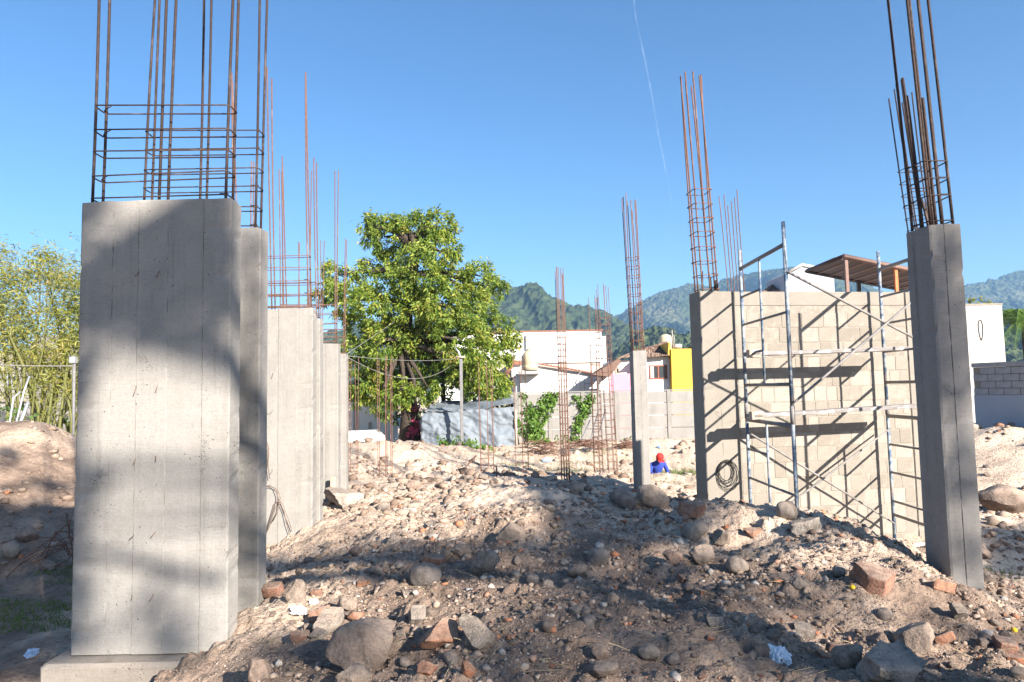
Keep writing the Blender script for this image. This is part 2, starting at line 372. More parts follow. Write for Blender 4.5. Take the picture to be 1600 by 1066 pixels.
# ------------------------------------------------------------------ ground (one height field, control points in metres)
def cp(px, py, Y):
    p = at(px, py, Y); return (p.x, p.y, p.z)
CTRL = [cp(*a) for a in [
    (400, 1066, 3.9), (600, 1066, 3.55), (800, 1066, 3.4), (1000, 1066, 3.35), (1200, 1066, 3.4), (1400, 1066, 3.5), (1590, 1066, 3.6),
    (10, 660, 12.6), (60, 672, 12.6), (100, 700, 12.3), (112, 722, 12.0), (60, 790, 10.8), (30, 830, 10.2), (60, 870, 9.8), (0, 905, 9.3), (90, 905, 9.3), (0, 980, 7.4), (70, 980, 7.4), (0, 1060, 6.1), (60, 1060, 6.1),
    (380, 985, 5.0), (407, 942, 5.9), (450, 885, 8.0), (412, 848, 9.2), (487, 820, 9.2), (505, 812, 10.4), (530, 778, 12.4), (545, 770, 14.0), (470, 960, 5.2), (520, 900, 6.5), (560, 850, 8.0),
    (600, 900, 6.0), (600, 800, 9.6), (600, 765, 13.0), (600, 745, 16.5), (560, 692, 22), (620, 692, 22), (690, 706, 22), (730, 718, 22), (770, 730, 20.5), (850, 743, 18.5), (560, 745, 17.5),
    (700, 950, 4.7), (800, 900, 5.4), (800, 850, 6.7), (800, 800, 8.4), (800, 762, 10.8), (800, 750, 14), (790, 742, 17), (900, 900, 5.5), (900, 820, 7.4), (900, 775, 9.8), (900, 766, 10.8), (905, 752, 17),
    (1000, 950, 4.7), (1000, 850, 7.0), (1000, 806, 8.8), (1000, 786, 13.0), (1000, 768, 15.8), (1090, 870, 6.3), (1090, 815, 7.6), (1090, 797, 8.4), (1200, 900, 5.5), (1200, 803, 7.9),
    (1300, 818, 7.3), (1300, 900, 5.3), (1300, 1000, 4.2), (1390, 853, 6.7), (1450, 895, 6.0), (1470, 905, 6.0), (1540, 932, 5.8), (1592, 947, 5.7), (1500, 1000, 4.5), (1420, 848, 10.1),
    (1570, 915, 8.3), (1570, 860, 9.4), (1570, 812, 11), (1575, 770, 13), (1560, 690, 14.6), (1540, 668, 15.2), (1600, 664, 15.2),
    (1035, 742, 20.5), (1050, 688, 25), (1085, 692, 26), (1000, 722, 23), (940, 735, 19.5), (900, 690, 27), (840, 712, 24)]]
CTRL += [(-.5, 0, .9), (1.5, 0, .9), (0, 2, .97), (2, 2, .95), (-2.2, 2.5, .6), (-4, 3, .05), (-2.95, 4.55, .25), (-2.5, 4.6, .42), (-3.4, 4.8, .1), (-3.5, 5.6, .1), (-6, 4, 0), (4, 2, .75), (7, 3, .35), (9, 5, .2), (2.2, 12, .12), (3.5, 11.5, .2), (5, 11.5, .1),
         (3.2, 9.4, .62), (5.0, 9.6, .25), (-4.5, 10, .25), (-5, 7, .1), (-4, 14, .3), (-6, 18, .3), (-6, 13, .8), (-9, 16, .8), (-13, 13, 1.9), (-16, 10, 1.0), (-14, 6, .1), (13, 16, 1.3), (16, 17, .8), (11, 20, .2), (8, 16, .1), (9, 11.5, .1), (14, 9, .1), (6, 13, .1),
         (-10, 24, 0), (-4, 29, .1), (3, 31, 0), (10, 30, 0), (-8, 32, 0), (18, 28, 0), (-20, 25, 0), (-20, 0, 0), (20, 0, 0), (0, -6, .3), (-9, -6, 0), (10, -6, 0), (22, 12, .2)]
CT = np.array(CTRL)
def _tps_fit(P, z, lam=0.02):
    n = len(P); d = np.linalg.norm(P[:, None] - P[None], axis=2); K = np.where(d > 0, d * d * np.log(d + 1e-12), 0) + lam * np.eye(n)
    A = np.zeros((n + 3, n + 3)); A[:n, :n] = K; A[:n, n] = 1; A[:n, n + 1:] = P; A[n:, :n] = A[:n, n:].T
    return np.linalg.solve(A, np.r_[z, 0, 0, 0])
_TW = _tps_fit(CT[:, :2], CT[:, 2])
def base_h(x, y):
    x = np.asarray(x, float); y = np.asarray(y, float); sh = x.shape; xf = np.clip(x.ravel(), -20, 22); yf = np.clip(y.ravel(), -6, 31)
    out = np.empty(xf.size)
    for a in range(0, xf.size, 40000):
        q = np.c_[xf[a:a + 40000], yf[a:a + 40000]]
        d2 = ((q[:, None, :] - CT[None, :, :2]) ** 2).sum(2); K = np.where(d2 > 0, .5 * d2 * np.log(d2 + 1e-12), 0)
        out[a:a + 40000] = K @ _TW[:-3] + _TW[-3] + q @ _TW[-2:]
    out = out.reshape(sh)
    far = np.clip((np.maximum(np.maximum(np.abs(x) - 16, y - 27), -3 - y)) / 6.0, 0, 1)
    far = far * far * (3 - 2 * far)
    return np.clip(out, -.35, 2.6) * (1 - far)
def height(x, y):
    x = np.asarray(x, float); y = np.asarray(y, float)
    h = base_h(x, y)
    near = np.clip((34 - np.hypot(x, y)) / 10, 0, 1)
    flat = np.clip((y - 26) / 4, 0, 1)
    w = near * (1 - .8 * flat)
    left = np.clip((-4.0 - x) / .8, 0, 1) * np.clip((9.0 - y) / .8, 0, 1)          # flat grassy yard by the wide column
    w = w * (1 - .6 * left)
    rough = fbm(x * .9, y * .9, 3, 3) * .16 + fbm(x * 2.6, y * 2.6, 3, 11) * .085
    cl = fbm(x * 7.5, y * 7.5, 3, 23); clod = np.maximum(cl, -.05) * .055 + np.abs(fbm(x * 15, y * 15, 2, 31)) * .03
    hum = 0
    for cell, rmax, k, sd_ in ((.26, .4, .55, 61), (.12, .5, .7, 67), (.058, .6, .9, 71)):
        wx_ = x + fbm(x / cell * 1.6, y / cell * 1.6, 2, sd_ + 8) * cell * .55; wy_ = y + fbm(x / cell * 1.6 + 40, y / cell * 1.6, 2, sd_ + 9) * cell * .55
        hum = hum + worley_bumps(wx_ / cell, wy_ / cell, rmax, k, sd_) * cell * np.clip((16 - np.hypot(x, y)) / 6, .25 if cell > .2 else 0, 1)
    return h + w * (rough + clod * .9 + hum * .6 - .03)
def worley_bumps(x, y, rmax, prob, seed):
    """round lumps of random size, one in most cells"""
    ix = np.floor(x); iy = np.floor(y); out = np.zeros_like(x)
    for dx in (-1, 0, 1):
        for dy in (-1, 0, 1):
            cx, cy = ix + dx, iy + dy; r = rmax * (.25 + .75 * _hash(cx, cy, seed + 2) ** 1.5) * (_hash(cx, cy, seed + 3) < prob)
            px_ = cx + _hash(cx, cy, seed); py_ = cy + _hash(cx, cy, seed + 1); asp = .7 + .6 * _hash(cx, cy, seed + 4)
            d2 = ((x - px_) * asp) ** 2 + ((y - py_) / asp) ** 2
            out = np.maximum(out, np.sqrt(np.maximum(r * r - d2, 0)) * (.55 + .4 * _hash(cx, cy, seed + 5)))
    return out
def grid_axis(parts):
    v = [parts[0][0]]
    for a, b, s in parts:
        n = max(1, int(round((b - a) / s))); v += list(np.linspace(a, b, n + 1)[1:])
    return np.array(v)
gx = grid_axis([(-3200, -400, 700), (-400, -60, 60), (-60, -20, 4), (-20, -7, .16), (-7, -3.4, .06), (-3.4, 5.4, .0215), (5.4, 9, .06), (9, 20, .16), (20, 60, 4), (60, 400, 60), (400, 3200, 700)])
gy = grid_axis([(-1200, -60, 140), (-60, -6, 4), (-6, 2.8, .3), (2.8, 7.4, .0215), (7.4, 12, .045), (12, 20, .1), (20, 34, .28), (34, 60, 3), (60, 400, 60), (400, 3400, 500)])
GX, GY = np.meshgrid(gx, gy)
GZ = height(GX, GY)
nx, ny = len(gx), len(gy)
ii = np.arange(nx * ny).reshape(ny, nx)
gf = np.stack([ii[:-1, :-1], ii[:-1, 1:], ii[1:, 1:], ii[1:, :-1]], -1).reshape(-1, 4)
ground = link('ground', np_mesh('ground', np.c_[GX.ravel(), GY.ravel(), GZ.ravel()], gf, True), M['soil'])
tag(ground, 'heaped pale brown soil of the building site', kind='structure')
def hz(x, y):
    """height of the built sheet at x, y (bilinear)"""
    i = int(np.clip(np.searchsorted(gx, x) - 1, 0, nx - 2)); j = int(np.clip(np.searchsorted(gy, y) - 1, 0, ny - 2))
    fx = (x - gx[i]) / (gx[i + 1] - gx[i]); fy = (y - gy[j]) / (gy[j + 1] - gy[j])
    return float((GZ[j, i] * (1 - fx) + GZ[j, i + 1] * fx) * (1 - fy) + (GZ[j + 1, i] * (1 - fx) + GZ[j + 1, i + 1] * fx) * fy)
def on_ground(px, py, y0=2.6, y1=45):
    d = ray(px, py); Y = y0; prev = y0
    while Y < y1:
        x = d[0] * Y / d[1]; z = EYE + d[2] * Y / d[1]
        if z <= hz(x, Y):
            a, b = prev, Y
            for _ in range(14):
                c = (a + b) / 2
                if EYE + d[2] * c / d[1] <= hz(d[0] * c / d[1], c): b = c
                else: a = c
            return Vector((d[0] * b / d[1], b, hz(d[0] * b / d[1], b)))
        prev = Y; Y *= 1.006
    return at(px, py, y1)

# ------------------------------------------------------------------ hills
def hill(name, prof, D, depth, seed, mat, rough):
    P = np.array([[at(a, b, D).x, at(a, b, D).z] for a, b in prof])
    step = D / 480.0
    xs = np.arange(P[0, 0], P[-1, 0], step); nt = 130
    ts = np.linspace(-1, .6, nt)
    Xg, T = np.meshgrid(xs, ts); ridge = np.interp(Xg, P[:, 0], P[:, 1])
    Yg = D + T * depth + fbm(Xg / (D * .12), T * 2, 2, seed) * depth * .25
    shape = np.where(T < 0, (1 + T) ** 1.15, 1 - T / .62)
    spur = 1 + .55 * fbm(Xg / (D * .07) + T * 1.1, T * 1.3, 3, seed + 5) * np.minimum(1, np.abs(T) * 3.5)
    Zg = ridge * np.clip(shape, 0, 1) * spur - 4
    Zg = Zg + rough * (fbm(Xg / (D * .011), Yg / (D * .011), 2, seed + 9) + .5 * RNG.random(Xg.shape) - .25) * np.clip(shape * 4, 0, 1)
    a, b = Xg.shape; q = np.arange(a * b).reshape(a, b)
    f = np.stack([q[:-1, :-1], q[:-1, 1:], q[1:, 1:], q[1:, :-1]], -1).reshape(-1, 4)
    o = link(name, np_mesh(name, np.c_[Xg.ravel(), Yg.ravel(), Zg.ravel()], f, False), mat)
    return o
def m_forest(name, a, b, sc):
    t = NT(name); n = t.noise(sc, 6, .7); v = t.voro(sc * 2.4); big = t.noise(sc * .12, 4, .6)
    c = t.mix(t.ramp(n, [(.32, 0), (.66, 1)]), a, b)
    c = t.mix(t.ramp(big, [(.52, 0), (.72, .55)]), c, (.17, .15, .09))
    return t.fin(c, .95, t.bump(v, 1.0, 8.0))
M['forest'] = m_forest('forest_cover', (.012, .026, .01), (.06, .078, .032), .035)
M['forest2'] = m_forest('near_forest_cover', (.02, .036, .012), (.075, .095, .035), .06)
hA = hill('hills', [(150, 575), (300, 560), (450, 545), (520, 525), (580, 505), (640, 492), (700, 474), (770, 453), (800, 445), (820, 443), (845, 449), (880, 468), (905, 476), (930, 479), (960, 497), (1000, 522), (1080, 560), (1180, 592)], 1000, 420, 3, M['forest'], 7)
tag(hA, 'forested round hill rising behind the white building', kind='structure')
hB = hill('hills', [(300, 588), (700, 560), (880, 520), (930, 503), (970, 486), (1010, 463), (1050, 444), (1085, 436), (1115, 441), (1140, 431), (1180, 424), (1215, 417), (1250, 424), (1300, 440), (1400, 452), (1500, 446), (1530, 437), (1570, 431), (1600, 419), (1700, 398), (1850, 430), (2000, 480), (2300, 560)], 1900, 800, 21, M['forest'], 10)
tag(hB, 'long blue mountain ridge on the skyline', kind='structure')
hC = hill('hills', [(900, 590), (950, 552), (985, 522), (1010, 507), (1035, 503), (1062, 514), (1100, 528), (1200, 540), (1350, 545), (1500, 520), (1570, 482), (1600, 478), (1680, 470), (1850, 520), (2000, 580)], 560, 200, 41, M['forest2'], 6)
tag(hC, 'low wooded foothill behind the yellow house', kind='structure')

# ------------------------------------------------------------------ concrete columns with starter bars
def shaft_mesh(w, d, h, boards, seed, cham=.012):
    """board-marked shaft: plan outline with small steps and grooves between form boards, swept up with slight waviness; base at z=0, centred in x, front at y=0"""
    rs = random.Random(seed); seam = []; out = []
    def side(L):                       # offsets along a face of length L
        n = max(1, int(round(L / boards))); xs = [0]; 
        for i in range(n - 1): xs.append(L * (i + 1) / n + rs.uniform(-.02, .02))
        xs.append(L); pts = []
        for i in range(n):
            off = rs.uniform(-.005, .006); a, b = xs[i], xs[i + 1]
            g = .004
            pts.append((a + (cham if i == 0 else g), off)); pts.append((b - (cham if i == n - 1 else g), off))
            if i < n - 1: pts.append((b, off - .007)); seam.append(len(out) + len(pts) - 1)
        return pts
    for (ox, oy, ux, uy, nx_, ny_, L) in ((-w / 2, 0, 1, 0, 0, -1, w), (w / 2, 0, 0, 1, 1, 0, d), (w / 2, d, -1, 0, 0, 1, w), (-w / 2, d, 0, -1, -1, 0, d)):
        for s, o in side(L): out.append((ox + ux * s + nx_ * o, oy + uy * s + ny_ * o))
    n = len(out); segs = 64; V = []; Fc = []; cor = [j for j, (x, y) in enumerate(out) if min(abs(abs(x) - w / 2), 1) < .02 and min(abs(y), abs(y - d)) < .02]; chip = {j: 0 for j in cor}; seam_n = {j: ((0, -1) if out[j][1] < .03 else (0, 1) if out[j][1] > d - .03 else (1, 0) if out[j][0] > 0 else (-1, 0)) for j in seam}
    for k in range(segs + 1):
        z = h * k / segs
        for j, (x, y) in enumerate(out):
            if j in chip:
                chip[j] = 0 if rs.random() > .06 else rs.uniform(.003, .013); q_ = chip[j]
                x -= math.copysign(q_, x); y += q_ if y < d / 2 else -q_
            elif j in seam_n:
                g_ = rs.uniform(-.002, .009); x += seam_n[j][0] * g_ + seam_n[j][1] * rs.uniform(-.003, .003); y += seam_n[j][1] * g_ + seam_n[j][0] * rs.uniform(-.003, .003)
            V.append((x + rs.uniform(-.001, .001), y + rs.uniform(-.001, .001), z + (rs.uniform(-.012, .008) if k == segs else 0)))
    for k in range(segs):
        for j in range(n):
            Fc.append([k * n + j, k * n + (j + 1) % n, (k + 1) * n + (j + 1) % n, (k + 1) * n + j])
    mb = MB(); mb.add(V, Fc); mb.add([V[segs * n + j] for j in range(n)], [list(range(n))])
    return mb.mesh('shaft')
def bar(pts, r, n=6):
    return MB().tube(pts, r, n).mesh('rebar')
def stirrup_mesh(w, d, r, hook=True):
    c = min(.03, w * .12, d * .3); pts = []
    for (cx, cy, a0) in ((w / 2 - c, d / 2 - c, 0), (-w / 2 + c, d / 2 - c, 90), (-w / 2 + c, -d / 2 + c, 180), (w / 2 - c, -d / 2 + c, 270)):
        for k in range(3):
            a = R(a0 + 45 * k); pts.append((cx + c * math.cos(a), cy + c * math.sin(a), 0))
    mb = MB(); mb.tube(pts, r, 5, closed=True)
    if hook: mb.tube([(w / 2, -d / 2 + .02, .012), (w / 2 - .03, -d / 2 + .05, .02), (w / 2 - .085, -d / 2 + .075, .03)], r * .9, 4)
    return mb.mesh('stirrup')
def cage(parent, bars, zs, w, d, cx, cy, z0, ztops, r, rs_r, mat, lean=(0, 0), seed=0, bow=.02):
    """bars: list of (x, y) ; a part for each bar and each stirrup"""
    rs = random.Random(seed)
    H = max(ztops) - z0
    for i, (x, y) in enumerate(bars):
        zt = ztops[i % len(ztops)] - rs.uniform(0, .12); bx, by = rs.uniform(-bow, bow), rs.uniform(-bow, bow)
        pts = []
        for k in range(8):
            t = k / 7; z = z0 + (zt - z0) * t; lt = (z - z0)
            pts.append((cx + x + lean[0] * lt + bx * t * t, cy + y + lean[1] * lt + by * t * t, z))
        link('rebar', bar(pts, r), mat, parent)
    if zs:
        sm = stirrup_mesh(w, d, rs_r)
        for z in zs:
            lt = z - z0
            link('stirrup', sm, mat, parent, (cx + lean[0] * lt, cy + lean[1] * lt, z + rs.uniform(-.008, .008)), (rs.uniform(-.03, .03), rs.uniform(-.025, .025), 0 if rs.random() < .7 else math.pi))
def pair_bars(w, d, nw=3):
    return [(-w / 2 + w * i / (nw - 1), s * d / 2) for i in range(nw) for s in (-1, 1)]
# wide wall-columns of the row on the left: right edge, front depth, foot and top taken from the photo
WIDE = [  # right-edge px at mid height, Y, base z, top px y, bar-top z, stirrups, label
    (360, 5.0, at(240, 1022, 5.0).z, 311, 7.4, 5, 'wide board-marked concrete column nearest the viewer, standing on its footing', 22),
    (406, 5.95, .3, 356, 7.3, 6, 'concrete column half hidden close behind the nearest wide one', 23),
    (488, 9.2, .2, 481, 7.05, 5, 'third wide concrete column of the row, a bundle of wires hanging down its face', 24),
    (500, 10.4, .2, 498, 6.2, 4, 'narrow visible strip of column directly behind the wire-hung one', 25),
    (528, 12.4, .3, 537, 6.75, 5, 'fifth column of the row, a short wooden stake at its foot', 26),
    (541, 14.8, .1, 553, 5.9, 4, 'farthest and lowest wide column at the end of the row', 27)]
CW, CD = 1.12, .2
columns = []
for i, (px, Y, zb, pty, zbar, nst, lab, sd_) in enumerate(WIDE):
    top = at(px, pty, Y).z; xr = at(px, (pty + 700) / 2, Y).x
    root = empty('concrete_column', (xr - CW / 2, Y, zb)); tag(root, lab, 'column', 'row of wide concrete columns with starter bars')
    h = top - zb
    link('shaft', shaft_mesh(CW, CD, h, .215, sd_), M['concrete'], root)
    cw, cd = CW - .12, CD - .07
    zs = [h + .03 + .175 * k for k in range(nst)]
    cage(root, pair_bars(cw, cd), zs, cw + .03, cd + .03, 0, CD / 2, h - .05, [zbar - zb], .0105 if i < 2 else .0095, .006, M['rebar_dark'] if i < 2 else M['rebar'],
         (0.018 if i < 2 else -.03 if i < 4 else 0, 0), sd_, .05)
    # stubs of form-tie wire on the face
    if i < 3:
        for zz in ((.42, .86, 1.38, 1.92, 2.75) if i == 0 else (1.3, 2.1, 2.6)):
            for xx in (-.12, .03):
                zz2 = zz + random.uniform(-.02, .02)
                MB().tube([(xx + random.uniform(-.01, .01), .005, zz2), (xx + .004, -.012, zz2 - .01), (xx + random.uniform(-.025, .012), -.018, zz2 - random.uniform(.03, .075))], .003, 5).build('tie_wire', M['rebar_wire'], root)
    if i == 0:
        ft = MB(); ft.box(-CW / 2 - .13, CW / 2 + .2, -.14, .5, -.75, -.012, bev=.025)
        fo = ft.build('footing', M['footing'], root)
    columns.append(root)
# right-hand column in the foreground shade
Yc = 6.0; xr0 = at(1469, 600, Yc).x; topz = at(1463, 351, Yc).z
rc = empty('concrete_column', (xr0 + .14, Yc, .35)); tag(rc, 'tall square grey column in shade with thick dark starter bars', 'column')
h = topz - .35
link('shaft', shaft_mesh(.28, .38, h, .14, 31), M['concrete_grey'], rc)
pb = [(-.1, -.14), (0, -.14), (.1, -.14), (-.1, .14), (0, .14), (.1, .14), (-.1, 0), (.1, 0), (-.05, -.14), (.05, .13)]
cage(rc, pb, [h + .05, h + .28, h + .44, h + .6], .23, .31, 0, .19, h - .05, [3.6 + h, 3.5 + h, 3.7 + h, 3.6 + h, 1.4 + h, 3.5 + h, 1.5 + h, 3.6 + h, 1.3 + h, .35 + h], .0125, .006, M['rebar_dark'], (-.04, .0), 33, .03)
# second, slimmer column hidden behind it: only its bars rise above
# mid-site column
Yc = 15.5; p0 = at(987, 660, Yc); p1 = at(1014, 660, Yc); topz = at(1000, 548, Yc).z; wd = p1.x - p0.x - .07
mc = empty('concrete_column', (p0.x + .07 + wd / 2, Yc, -.3)); tag(mc, 'slender pale column standing alone in mid site with a rusty cage on top', 'column')
h = topz + .3
link('shaft', shaft_mesh(wd, .45, h, .2, 35), M['concrete'], mc)
zt = at(985, 297, Yc).z + .3; zs1 = at(990, 402, Yc).z + .3
ns = 11
cage(mc, [(-.12, -.16), (0, -.16), (.12, -.16), (-.12, .16), (0, .16), (.12, .16), (-.12, 0), (.12, 0)], [h + .03 + (zs1 - h - .03) * k / (ns - 1) for k in range(ns)], wd - .04, .36, 0, .22, h - .05, [zt, zt - .1, zt - .25], .011, .007, M['rebar'], (-.028, 0), 36, .05)

# ------------------------------------------------------------------ block wall with end piers
BETA = R(8.5); wl0 = at(1099, 600, 10.0)
wall = empty('block_wall', (wl0.x, 10.0, 0), BETA); tag(wall, 'pale cement block wall with smooth end piers behind the scaffold', 'wall')
WT = at(1095, 455, 10.0).z
link('pier', shaft_mesh(.54, .4, WT, .27, 41), M['pier'], wall, (.27, 0, 0))
link('pier', shaft_mesh(.24, .3, WT - .01, .24, 42), M['pier'], wall, (3.46, 0, 0))
MB().box(.542, 3.338, .012, .2, WT - .215, WT - .004, bev=.008).build('beam', M['pier'], wall)
MB().box(  .542, 3.338, .0165, .17, 0, WT - .217).build('mortar_bed', M['mortar'], wall)
rs = random.Random(5); course = .222; z = .02; k = 0
bmeshes = {}
while z + course < WT - .2:
    x = .552; first = True
    while x < 3.3:
        L = rs.choice([.2, .32, .32, .36, .36, .4, .17])
        if first and k % 2: L = .17
        first = False
        L = min(L, 3.328 - x)
        if L > .06:
            key = (round(L, 2), rs.randrange(2))
            if key not in bmeshes: bmeshes[key] = MB().box(0, L - .009, 0, .15, 0, course - .01, bev=.006).mesh('block')
            link('block', bmeshes[key], M['block'], wall, (x, .0125 + rs.uniform(-.003, .003), z + rs.uniform(-.002, .002)), (rs.uniform(-.006, .006), rs.uniform(-.006, .006), rs.uniform(-.008, .008)))
        x += L
    z += course; k += 1
zt = at(1075, 110, 10.15).z; zs = [WT + .04 + .215 * k for k in range(8)]
cage(wall, [(-.12, -.13), (0, -.13), (.12, -.13), (-.12, .13), (0, .13), (.12, .13), (-.12, .03), (.12, -.03)], zs, .29, .31, .2, .2, WT - .05, [zt, zt - .05, zt - .12], .0115, .0065, M['rebar'], (-.04, 0), 44, .04)
cage(wall, [(-.02, .1), (.1, -.1), (.13, .12)], None, .1, .1, .2, .2, WT - .05, [WT + .38, WT + .22, WT + .3], .013, .006, M['rebar_dark'], (0, 0), 45, .01)
# coil of wire on the pier
wc = at(1136, 737, 9.98); mb = MB()
for j in range(9):
    rr_ = .15 + random.uniform(-.03, .04); ox, oz = random.uniform(-.03, .03), -rr_ * 1.15 + .15 + random.uniform(-.02, .02)
    mb.tube([(ox + rr_ * math.sin(a) * .9, -.012 - .004 * j + .006 * math.sin(3 * a + j), oz + rr_ * 1.15 * math.cos(a)) for a in np.linspace(0, 2 * math.pi, 26)[:-1]], .004, 4, closed=True)
o = mb.build('wire_coil', M['cable'], None, (wc.x, 10.0 + (wc.x - wl0.x) * math.tan(BETA) - .004, wc.z), BETA); tag(o, 'coil of dark wire hung on the pale end pier', 'wire')
# column hidden behind the block wall, its bars rise above the wall top
bc = at(1157, 455, 14.0); hb = empty('concrete_column', (bc.x, 14.0, 0)); tag(hb, 'column standing behind the block wall, only its thin rusty bars showing', 'column')
link('shaft', shaft_mesh(.36, .3, 3.55, .18, 46), M['concrete'], hb)
zt = at(1145, 300, 14.0).z
cage(hb, [(-.13, -.1), (0, -.1), (.13, -.1), (-.13, .1), (0, .1), (.13, .1)], [3.6 + .16 * k for k in range(6)], .29, .23, 0, .15, 3.5, [zt, zt - .15, zt + .05], .0095, .006, M['rebar'], (-.035, 0), 47, .06)
# thin bars of another column far behind the right-hand column
bc = at(1466, 600, 7.0); hb2 = empty('concrete_column', (bc.x, 7.0, .2)); tag(hb2, 'column hidden behind the tall shaded column, thin bars beside the thick ones', 'column')
h2 = at(1440, 352, 7.0).z - .25
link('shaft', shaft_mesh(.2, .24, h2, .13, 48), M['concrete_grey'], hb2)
zt = at(1412, 128, 7.0).z - .2
cage(hb2, [(-.08, -.08), (-.03, -.08), (.05, -.08), (-.08, .08), (0, .08), (.07, .08)], [h2 + .03 + .13 * k for k in range(6)], .19, .2, 0, .13, h2 - .05, [zt, zt + .12, zt - .1], .007, .004, M['rebar_dark'], (-.09, 0), 49, .04)

# ------------------------------------------------------------------ free-standing rebar cages
def free_cage(px0, px1, pyt, pyb, Y, nst, pst, label, group, nb=6, dep=.2, lean=0.0, seed=0, r=.009, spread=None, mat='rebar'):
    a = at(px0, pyb, Y); b = at(px1, pyb, Y); zt = at(px0, pyt, Y).z; w = b.x - a.x; cx = (a.x + b.x) / 2
    zb = hz(cx, Y) - .12
    root = empty('rebar_cage', (cx, Y, zb)); tag(root, label, 'rebar cage', group)
    if nb == 4: bars = [(-w / 2, -dep / 2), (w / 2, -dep / 2), (-w / 2, dep / 2), (w / 2, dep / 2)]
    elif nb == 6: bars = [(x, y) for x in (-w / 2, 0.03, w / 2) for y in (-dep / 2, dep / 2)]
    else: bars = [(x, y) for x in (-w / 2, -w / 6, w / 6, w / 2) for y in (-dep / 2, dep / 2)]
    zs = []
    if nst:
        z1 = at(px0, pst, Y).z - zb; z0 = .2
        zs = [z0 + (z1 - z0) * k / max(1, nst - 1) for k in range(nst)]
    cage(root, bars, zs, w + .02, dep + .02, 0, 0, 0, [zt - zb, zt - zb - .1, zt - zb - .02], r, r * .65, M[mat], (lean, 0), seed, .04)
    return root
G1 = 'rusty rebar cages standing free on the site'
free_cage(878, 890, 414, 752, 16.5, 24, 528, 'tallest rusty rebar cage, standing alone in front of the white building', G1, 8, .2, -.004, 61)
free_cage(929, 942, 459, 735, 19.5, 22, 520, 'thin rusty rebar cage standing beside a leaning ladder of rods', G1, 6, .2, -.004, 62)
free_cage(951, 965, 442, 735, 19.3, 23, 497, 'slightly tilted rebar cage in front of the pink house wall', G1, 6, .2, -.028, 63)
G2 = 'slim starter cages with few stirrups'
free_cage(546, 558, 556, 746, 18.2, 3, 725, 'slim starter bars right beside the end of the column row', G2, 4, .2, 0, 64)
free_cage(592, 612, 553, 748, 17.8, 4, 722, 'slim starter bars in front of the dappled white wall', G2, 6, .2, 0, 65)
free_cage(752, 772, 565, 742, 18.5, 4, 708, 'slim starter bars in front of the silver tarpaulin', G2, 6, .25, -.008, 66)
free_cage(806, 826, 549, 738, 19.0, 4, 700, 'slim starter bars in front of the beige water tank', G2, 6, .25, -.008, 67)

# ------------------------------------------------------------------ scaffold
def wall_y(x): return 10.0 + (x - wl0.x) * math.tan(BETA)
Af = at(1166, 600, 9.92); Af.z = 0
A0 = Vector((Af.x, wall_y(Af.x) - .13, 0)); B0 = Vector((at(1236, 600, 8.25).x, 8.25, 0))
Ar = at(1385, 600, 10.25); A1 = Vector((Ar.x, wall_y(Ar.x) - .15, 0)); B1 = A1 + (B0 - A0)
sc = empty('scaffold', (A0.x, A0.y, 0)); tag(sc, 'two-tier tube scaffold of flaking blue and white frames before the block wall', 'scaffold')
O = A0.copy()
def sp(p): return Vector(p) - O
TOPZ = at(1150, 391, A0.y).z; TR = .024
for (A, B) in ((A0, B0), (A1, B1)):
    d = B - A
    for P in (A, B):
        gz = hz(P.x, P.y) - .15
        fr = MB().tube([sp((P.x, P.y, gz)), sp((P.x, P.y, 2.12))], TR, 10).build('leg', M['scaffold'], sc)
        MB().tube([sp((P.x, P.y, 2.124)), sp((P.x, P.y, TOPZ))], TR, 10).build('leg', M['scaffold'], sc)
        MB().tube([sp((P.x, P.y, 2.02)), sp((P.x, P.y, 2.24))], TR + .005, 10).build('coupler', M['scaf_grey'], sc)
    I = A + d * .47
    def rung(f0, f1, z, r=.017, mat='scaf_grey'):
        MB().tube([sp(A + d * f0 + Vector((0, 0, z))), sp(A + d * f1 + Vector((0, 0, z)))], r, 8).build('rung', M[mat], sc)
    # upper frame
    for z0, top in ((2.3, TOPZ - .28), (.35, 2.0)):
        rung(0, 1, top, .027); MB().tube([sp(I + Vector((0, 0, z0 + .2))), sp(I + Vector((0, 0, top)))], .017, 8).build('upright', M['scaffold'], sc)
        rung(0, .47, top - .42); rung(0, 1, top - .83) ; rung(0, .47, top - 1.25); rung(0, 1, z0 + .2, .022)
def brace(P, Q):
    mid = (P + Q) / 2
    MB().tube([sp(P), sp(P + (Q - P) * .03), sp(mid), sp(Q)], [.012, .016, .016, .012], 7).build('cross_brace', M['scaf_grey'], sc)
off = Vector((0, -.03, 0))
brace(B0 + Vector((.0, 0, TOPZ - .62)) + off, B1 + Vector((0, 0, 2.75)) + off)
brace(B0 + Vector((.0, 0, 2.28)) + off * 2, B1 + Vector((0, 0, TOPZ - .55)) + off * 2)
brace(A0 + Vector((0, 0, 1.82)) - off * -1, A1 + Vector((0, 0, .42)) + off)
brace(A0 + Vector((0, 0, .42)) + off * 2, A1 + Vector((0, 0, 1.82)) + off * 2)
